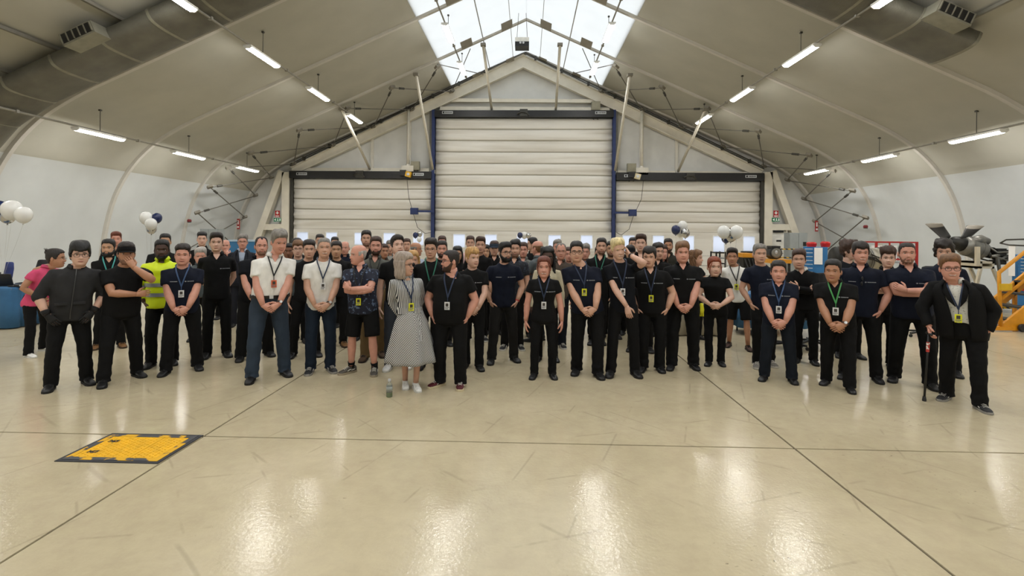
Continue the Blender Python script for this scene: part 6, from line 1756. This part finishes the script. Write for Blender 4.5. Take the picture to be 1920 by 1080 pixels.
P('young man with reddish brown hair looking over the bearded man with the teal lanyard', 218, 434, None, Z=9.7, skin='pink', hair=('quiff', 'auburn'), tc='black', arms='side', lod=2)
P('dark-skinned man in a fluorescent yellow jacket with silver bands', 304, 449, [(276, 690), (318, 684)], turn=-10, look=8, skin='dark', hair=('short', 'black'), beard=('black', .005), top='hivis', tc='hivis', arms='pocket', g=1.1, lod=0)
P('man with black hair half hidden right behind the fluorescent jacket', 310, 438, None, Z=8.7, bx=300, skin='olive', hair=('short', 'black'), arms='crossed', lod=2)
P('sturdy young man in navy with clasped hands and white badge beside the fluorescent jacket', 343, 458, [(304, 704), (364, 694)], turn=-4, skin='pink', hair=('fade', 'dark'), tc='navy', lany='blue', badge='white', bz=1.22, g=1.2, smile=1, lod=0, arms='clasp', jaw=1.08)
P('silver-haired man of whom only the head shows behind the sturdy young man in navy', 376, 465, None, Z=8.3, skin='pink', hair=('side', 'silver'), top='shirt', tc='teal grey', arms='side', lod=2)
P('young man with a black crop and black jacket behind the silver-haired man', 379, 435, None, Z=9.8, skin='pale', hair=('fade', 'black'), top='polo', tc='black', arms='side', lod=2)
P('young man in a plain black polo with a dark quiff and a stern look', 406, 435, [(382, 672), (419, 669)], skin='pale', hair=('quiff', 'dark'), top='polo', tc='black', arms='behind', lod=0, prints='one')
P('bald man with a hand at his mouth left of the man in the blazer', 423, 450, None, Z=10.4, skin='pink', hair=('bald', 'grey'), tc='navy', arms=('side', {'w': (.06, -.21, 1.44), 'h': (1, -.3, -.9), 'u': (-.4, .3, .9), 'n': (0, 1, 0)}), lod=2)
P('grey-haired man with glasses in a dark blazer and pale blue shirt', 455, 440, [(433, 613), (462, 613)], skin='pink', hair=('side', 'grey'), glasses='thin', top='suit', tc='blazer', collar_c='paleblue', bc='blazer', shoes='shoe', arms='side', smile=1)
P('heavy balding man in a dark polo behind the man in the white shirt', 490, 443, [(446, 677), (498, 668)], turn=8, skin='pink', hair=('receding', 'dark'), beard=('dark', .003), top='polo', tc='ink', arms='clasp', g=1.25, belly=.05, prints=False)
P('tall grey-haired man in a white short-sleeved shirt with an orange badge', 521, 431, [(466, 717), (528, 705)], turn=6, look=16, pitch=14, skin='pink', hair=('side', 'grey'), top='shirt', tc='white', bc='slate', shoes='shoe', tuck=True, belt=True, lany='black', badge='orange', bz=1.25, g=1.14, belly=.045, smile=1, lod=0, watch=1, arms='clasp', hh=1.06)
P('black-haired man mostly hidden by the shoulder of the tall man in white', 541, 456, None, Z=8.6, skin='brown', hair=('short', 'black'), arms='side', lod=2)
P('person in a black cap behind the young man with pale hair', 557, 446, None, Z=9.6, skin='light', hair=('short', 'black'), cap='black', arms='side', lod=2)
P('pale young man with light brown hair peering past the white shirt', 559, 451, None, Z=8.2, skin='pale', hair=('fringe', 'light'), glasses='thin', tc='teal grey', arms='side', lod=1, prints=False)
P('dark-haired young man in a black t-shirt between the two men in white', 580, 450, [(545, 671), (590, 668)], skin='light', hair=('fade', 'dark'), arms='side', prints=False)
P('man with dark hair at the back above the dark-haired young man in black', 600, 439, None, Z=10.4, skin='light', hair=('short', 'dark'), arms='side', lod=2)
P('smiling man in a white t-shirt and dark jeans with a white badge', 608, 446, [(578, 701), (615, 698)], turn=4, skin='light', hair=('buzz', 'grey'), top='tee', tc='white', bc='denim', shoes='trainer', lany='navy', badge='white', bz=1.25, smile=2, lod=0, watch=1, prints=False, g=1.06)
P('young man in black with tan boots right of the man in the white t-shirt', 631, 452, [(640, 650), (620, 648)], skin='olive', hair=('short', 'dark'), shoes='tan boot', arms='side', prints=False)
P('person whose dark hair shows just above the young man with tan boots', 628, 444, None, Z=11.4, skin='light', hair=('short', 'black'), arms='side', lod=2)
P('elderly bald man at the back left of the man in the floral shirt', 647, 453, None, Z=9.7, look=-10, skin='pink', hair=('bald', 'silver'), top='shirt', tc='navy', arms='side', lod=2)
P('bald man in a navy floral shirt and black shorts with folded arms, looking left', 674, 460, [(655, 701), (699, 703)], turn=-14, look=-50, skin='pink', hair=('bald', 'silver'), top='shirt', tc='floral navy', bottom='shorts', shoes='grey skate', arms='crossed', g=1.12, belly=.03, lod=0, lany='black', badge='yellow', bz=1.12, toe=(-40, 10))
P('tall man with slicked-back dark hair behind the bald man in the floral shirt', 687, 432, None, Z=8.6, skin='light', hair=('slick', 'dark'), beard=('brown', .003), top='polo', tc='black', arms='side', lod=1, prints=False)
P('bearded man in a grey shirt, khaki trousers and brown boots', 705, 443, [(681, 677), (711, 669)], skin='pink', hair=('short', 'brown'), beard=('brown', .005), top='shirt', tc='greyshirt', bc='khaki', shoes='brown boot', arms='behind', lany='black', badge='yellow', smile=1, tuck=True)
P('man in brown whose face shows right of the bearded man in grey', 719, 457, None, Z=9.4, look=20, skin='tan', hair=('short', 'brown'), top='shirt', tc='brownshirt', arms='side', lod=2)
P('grey-haired man hidden behind the man with raised chin', 732, 451, None, Z=10.2, skin='light', hair=('side', 'grey'), top='shirt', tc='lightgrey', arms='side', lod=2)
P('man in black t-shirt and grey jeans raising his chin behind the striped dress', 746, 441, [(727, 694), (758, 690)], look=20, pitch=-14, skin='pale', hair=('quiff', 'dark'), bc='greyjeans', shoes='white', arms=('side', 'side'), prints=False, smile=1, lod=0)
P('person whose brown hair shows behind the man with raised chin', 763, 447, None, Z=11.0, skin='light', hair=('short', 'brown'), arms='side', lod=2)
P('woman in a striped black and white belted dress and white trainers', 756, 473, [(757, 728), (777, 733)], bx=764, turn=16, look=48, skin='light', hair=('bob', 'ash'), glasses=True, fem=True, top='none', bottom='none', shoes='white', arms='behind', lany='navy', badge='yellow', bz=1.20, smile=1, lod=0, extra=dress, toe=(-12, -2), hh=1.08)
P('blonde woman mostly hidden behind the woman in the striped dress', 775, 471, None, Z=8.0, skin='light', hair=('wavy', 'blond'), fem=True, top='tee', tc='offwhite', arms='side', lod=2)
P('balding elderly man in a pale blue shirt seen in profile behind the green lanyard', 779, 455, None, Z=9.3, turn=40, look=40, skin='tan', hair=('bald', 'grey'), top='shirt', tc='paleblue', arms='side', lod=2)
P('man in a black jumper with glasses, green lanyard and yellow badge', 809, 445, [(789, 692), (818, 691)], look=-8, pitch=5, skin='light', hair=('quiff', 'dark'), glasses='thin', top='long', tc='black', shoes='shoe', arms='behind', lany='darkgreen', badge='yellow', bz=1.16, lod=0)
P('bearded man with dark hair right of the green lanyard', 829, 451, None, Z=8.2, skin='pink', hair=('short', 'dark'), beard=('brown', .009), arms='side', lod=1, prints=False)
P('man in white with brown hair above the bearded man by the green lanyard', 829, 442, None, Z=10.0, skin='pink', hair=('short', 'brown'), top='shirt', tc='white', arms='side', lod=2)
P('bearded man in black and burgundy shoes turning to the woman in the striped dress', 847, 469, [(823, 726), (862, 729)], turn=-12, look=-58, skin='pink', hair=('buzz', 'dark'), beard=('brown', .007), glasses=True, tc='black', shoes='burgundy', arms='pocket', lany='navy', badge='white', bz=1.19, g=1.25, belly=.05, lod=0, prints=False, toe=(-35, 8))
P('dark-haired woman at the back right of the man with burgundy shoes', 858, 462, None, Z=9.2, skin='olive', hair=('long', 'black'), fem=True, arms='side', lod=2)
P('tall young man in a pale pink shirt at the back', 882, 442, None, Z=9.9, skin='light', hair=('short', 'brown'), top='shirt', tc='palepink', arms='side', lod=2)
P('fair-haired young man in black looking right, beside the man with burgundy shoes', 885, 464, [(872, 690), (897, 694)], look=32, skin='pale', hair=('fringe', 'blond'), arms='clasp', smile=1, lod=0, prints='one')
P('tall brown-haired man in a black t-shirt and canvas shoes', 901, 443, [(876, 640), (906, 639)], skin='light', hair=('quiff', 'brown'), shoes='canvas', arms='side', prints=False, smile=1)
P('dark-haired woman at the back right of the tall man in canvas shoes', 911, 459, None, Z=10.4, skin='olive', hair=('long', 'black'), fem=True, arms='side', lod=2)
P('man in a grey-blue flat cap', 927, 451, None, Z=9.2, skin='light', hair=('short', 'brown'), cap='slate', top='polo', tc='black', arms='side', lod=1, prints=False)
P('man with a black beard and glasses in a navy t-shirt, hands in pockets', 946, 453, [(921, 682), (963, 678)], turn=8, look=22, skin='light', hair=('quiff', 'black'), beard=('black', .013), glasses=True, tc='navy', bc='workwear', arms='pocket', lod=0, g=1.08, extra=wristband)
P('dark-haired man in a dark check shirt right of the black-bearded man', 966, 450, None, Z=8.0, bx=962, skin='light', hair=('side', 'black'), beard=('black', .004), top='shirt', tc='check', shoes='canvas', arms='side', lod=1)
P('young man in a grey speckled shirt looking past the check shirt', 981, 454, None, Z=9.0, skin='pink', hair=('short', 'brown'), top='shirt', tc='speckle', arms='side', lod=1)
P('man with black hair in profile at the back behind the floral shirt', 999, 445, None, Z=10.4, look=-60, turn=-30, skin='light', hair=('short', 'black'), top='polo', tc='black', arms='side', lod=2)
P('balding man in a grey and red floral shirt turned away to the left', 1009, 452, None, Z=8.6, turn=-125, look=-10, skin='pink', hair=('bald', 'light'), top='shirt', tc='floral grey', bc='dark denim', arms='clasphigh', lod=1)
P('dark-skinned woman with black braids and glasses in a cream jacket', 1027, 463, None, Z=7.3, skin='dark', hair=('braids', 'black'), glasses=True, fem=True, top='long', tc='cream', arms='side', lod=0, hh=1.12)
P('smiling woman in a black polo with tied brown hair, arms hanging, in the front middle', 1020, 480, [(1002, 710), (1036, 710)], skin='pink', hair=('tied', 'auburn'), fem=True, top='polo', tc='black', arms='side', lany='navy', badge='white', bz=1.20, smile=2, lod=0, g=1.14, hh=1.06)
P('grey-haired man at the back behind the man in the brown check shirt', 1045, 450, None, Z=10.2, skin='pink', hair=('side', 'grey'), top='shirt', tc='lightgrey', arms='side', lod=2)
P('elderly man with glasses in a brown shirt and canvas shoes', 1052, 455, [(1054, 653), (1036, 652)], skin='pink', hair=('receding', 'grey'), glasses='thin', top='shirt', tc='brownshirt', bc='dark denim', shoes='canvas', arms='side', smile=1, g=1.1)
P('man half hidden left of the man with glasses in navy', 1067, 463, None, Z=9.4, skin='pink', hair=('short', 'brown'), arms='side', lod=2)
P('broad young man with glasses in a navy t-shirt, clasped hands and yellow badge', 1081, 452, [(1082, 702), (1122, 709)], bx=1095, turn=4, skin='light', hair=('short', 'black'), glasses=True, tc='navy', lany='navy', badge='yellow', bz=1.23, g=1.22, belly=.02, lod=0, arms='clasp', smile=1, jaw=1.1)
P('grey-haired man partly hidden behind the broad young man with glasses', 1097, 458, None, Z=9.0, skin='pink', hair=('side', 'grey'), top='shirt', tc='greyshirt', arms='side', lod=2)
P('dark-haired man with a green lanyard behind the blond man', 1128, 446, [(1128, 646), (1112, 646)], skin='light', hair=('short', 'dark'), beard=('dark', .004), top='polo', tc='black', arms='side', lany='darkgreen')
P('man with dark hair between the green lanyard and the blond man', 1146, 452, None, Z=9.0, skin='olive', hair=('short', 'black'), beard=('black', .004), arms='side', lod=2)
P('person in a fluorescent yellow jacket hidden behind the dark-haired man with the green lanyard', 1124, 461, None, Z=9.5, skin='light', hair=('short', 'dark'), top='hivis', tc='hivis', arms='side', lod=2, g=1.2)
P('tall bleached-blond man in black with one hand raised to his head', 1159, 444, [(1147, 706), (1192, 706)], bx=1168, turn=6, look=14, pitch=10, tilt=-8, skin='pale', hair=('quiff', 'bleach'), tc='ink', lany='navy', badge='white', bz=1.20, smile=2, lod=0, watch=1, arms=({'w': (.02, -.23, .93), 'h': (-1, .2, -.2), 'u': (.25, -.1, -1), 'n': (0.3, 1, 0)}, {'w': (.125, -.09, 1.575), 'h': (1, -.35, -1.15), 'u': (-.45, .35, .9), 'n': (-1, .3, .2), 'c': .3}))
P('man in a dark cap behind the raised hand of the blond man', 1182, 459, None, Z=9.3, skin='light', hair=('short', 'dark'), cap='ink', arms='side', lod=2)
P('dark-haired man at the back above the raised hand', 1187, 445, None, Z=10.5, skin='light', hair=('short', 'dark'), arms='side', lod=2)
P('tall young man with swept brown hair right of the blond man', 1202, 438, None, Z=8.0, look=-4, skin='pale', hair=('quiff', 'brown'), top='polo', tc='black', arms='side', lod=1, prints=False)
P('dark-haired young man in a black polo with yellow badge, below the tall swept-haired one', 1218, 463, [(1208, 697), (1239, 697)], look=-8, skin='light', hair=('fringe', 'dark'), top='polo', tc='black', lany='navy', badge='yellow', bz=1.17, g=1.18, lod=0, arms=('pocket', 'pocket'), smile=1)
P('young man in a black polo behind the one with the yellow badge', 1233, 456, None, Z=8.5, look=24, skin='light', hair=('side', 'dark'), top='polo', tc='black', arms='side', lod=1)
P('woman with long brown hair at the back', 1241, 459, None, Z=9.2, look=30, skin='pink', hair=('long', 'brown'), fem=True, arms='side', lod=2)
P('bearded man in a dark olive shirt standing at the back by the windows', 1253, 447, None, Z=9.9, skin='tan', hair=('short', 'dark'), beard=('brown', .006), top='shirt', tc='olive', arms='side', lod=1)
P('large light-haired young man in a black polo with clasped hands', 1279, 454, [(1262, 693), (1303, 692)], turn=4, look=6, skin='pink', hair=('side', 'light'), top='polo', tc='black', shoes='shoe', g=1.25, belly=.01, lod=0, arms='clasp', smile=1, jaw=1.12, hh=1.08, extra=hip_glove)
P('curly blonde woman in a black vest top seen in profile', 1304, 469, None, Z=8.9, turn=55, look=20, skin='light', hair=('wavy', 'light'), fem=True, arms=('clasphigh', 'clasphigh'), lod=1, prints=False, smile=1, extra=holds_plate)
P('red-haired woman in a black t-shirt with hands folded at her waist', 1339, 481, [(1333, 686), (1355, 686)], look=14, skin='pale', hair=('tied', 'ginger'), fem=True, tc='black', shoes='boot', arms='clasphigh', g=1.14, lod=0, prints=False, smile=1, hh=1.08)
P('tanned man in a white t-shirt, black shorts and brown loafers', 1373, 464, [(1370, 651), (1406, 658)], bx=1386, skin='tan', hair=('quiff', 'dark'), tc='white', bottom='shorts', shoes='loafer', arms='behind', lany='black', badge='yellow', bz=1.22, lod=0, prints=False, smile=1)
P('grey-haired man in a navy t-shirt behind the seated-height navy polo man', 1424, 457, [(1424, 690), (1448, 687)], turn=10, look=6, skin='light', hair=('short', 'grey'), tc='navy', shoes='grey trainer', arms='pocket', lod=0, prints='one')
PEOPLE[-1]['o']['label'] = 'grey-haired man in a navy t-shirt and pale trainers looking right'
P('short man in a navy polo and dark jeans with clasped hands and a white badge', 1460, 488, [(1438, 714), (1490, 719)], skin='pink', hair=('short', 'dark'), top='polo', tc='navy', bc='dark denim', lany='blue', badge='white', bz=1.20, g=1.2, belly=.03, lod=0, arms='clasp', smile=1, hh=1.06)
P('young man in a dark jumper over a white collar with folded arms', 1498, 468, [(1530, 684), (1500, 680)], bx=1508, skin='light', hair=('side', 'brown'), top='long', tc='black', collar=True, collar_c='white', shoes='shoe', arms='crossed', lod=0, smile=1, hh=1.06)
P('man with a bright green lanyard and clasped hands', 1562, 486, [(1556, 722), (1600, 736)], turn=-4, look=-4, skin='tan', hair=('short', 'black'), top='polo', tc='black', shoes='shoe', lany='green', badge='white', bz=1.20, g=1.2, belly=.03, lod=0, arms='clasp', smile=1, watch=1, hh=1.06, prints='one')
P('young man with curly brown hair looking right, behind the green lanyard', 1590, 451, None, Z=7.8, look=52, turn=20, skin='pale', hair=('mop', 'brown'), tc='ink', arms='side', lod=1, prints=False)
P('tall smiling man in a navy polo with sunglasses hung at his collar', 1613, 454, [(1590, 710), (1650, 717)], look=14, skin='pink', hair=('fringe', 'dark'), top='polo', tc='navy', shoes='shoe', g=1.12, lod=0, arms='pocket', smile=2, extra=sunglasses, hh=1.05)
P('curly-haired teenager in black with folded arms between two men in navy', 1665, 463, [(1650, 688), (1676, 690)], look=4, skin='pale', hair=('curly', 'brown'), top='polo', tc='black', arms='crossed', g=.94, lod=0)
P('solid man with cropped hair in a navy polo with folded arms', 1700, 455, [(1684, 716), (1752, 730)], turn=6, look=4, skin='pink', hair=('buzz', 'dark'), beard=('dark', .0025), top='polo', tc='navy', g=1.22, belly=.02, lod=0, arms='crossed', hh=1.06, prints='one')
P('young man with a mop of dark curls behind the man with the cane', 1770, 451, None, Z=6.9, skin='light', hair=('mop', 'dark'), tc='navy', arms='side', lod=1, g=1.05, prints=False)
P('man in open black jacket and white shirt with a cane, rightmost of the crowd', 1782, 478, [(1784, 752), (1848, 772)], bx=1800, turn=-4, look=14, tilt=-2, skin='pink', hair=('side', 'light'), glasses=True, top='coat', tc='black', collar_c='speckle white', bc='black', shoes='trainer', lany='navy', badge='yellow', bz=1.16, g=1.18, belly=.02, smile=2, lod=0, arms=({'w': (-.30, -.18, .92), 'h': (-1, .3, 0), 'u': (.1, -.55, -.8), 'n': (.9, -.1, 0), 'c': .75}, 'pocket'), extra=cane, hh=1.06, toe=(-16, 28))
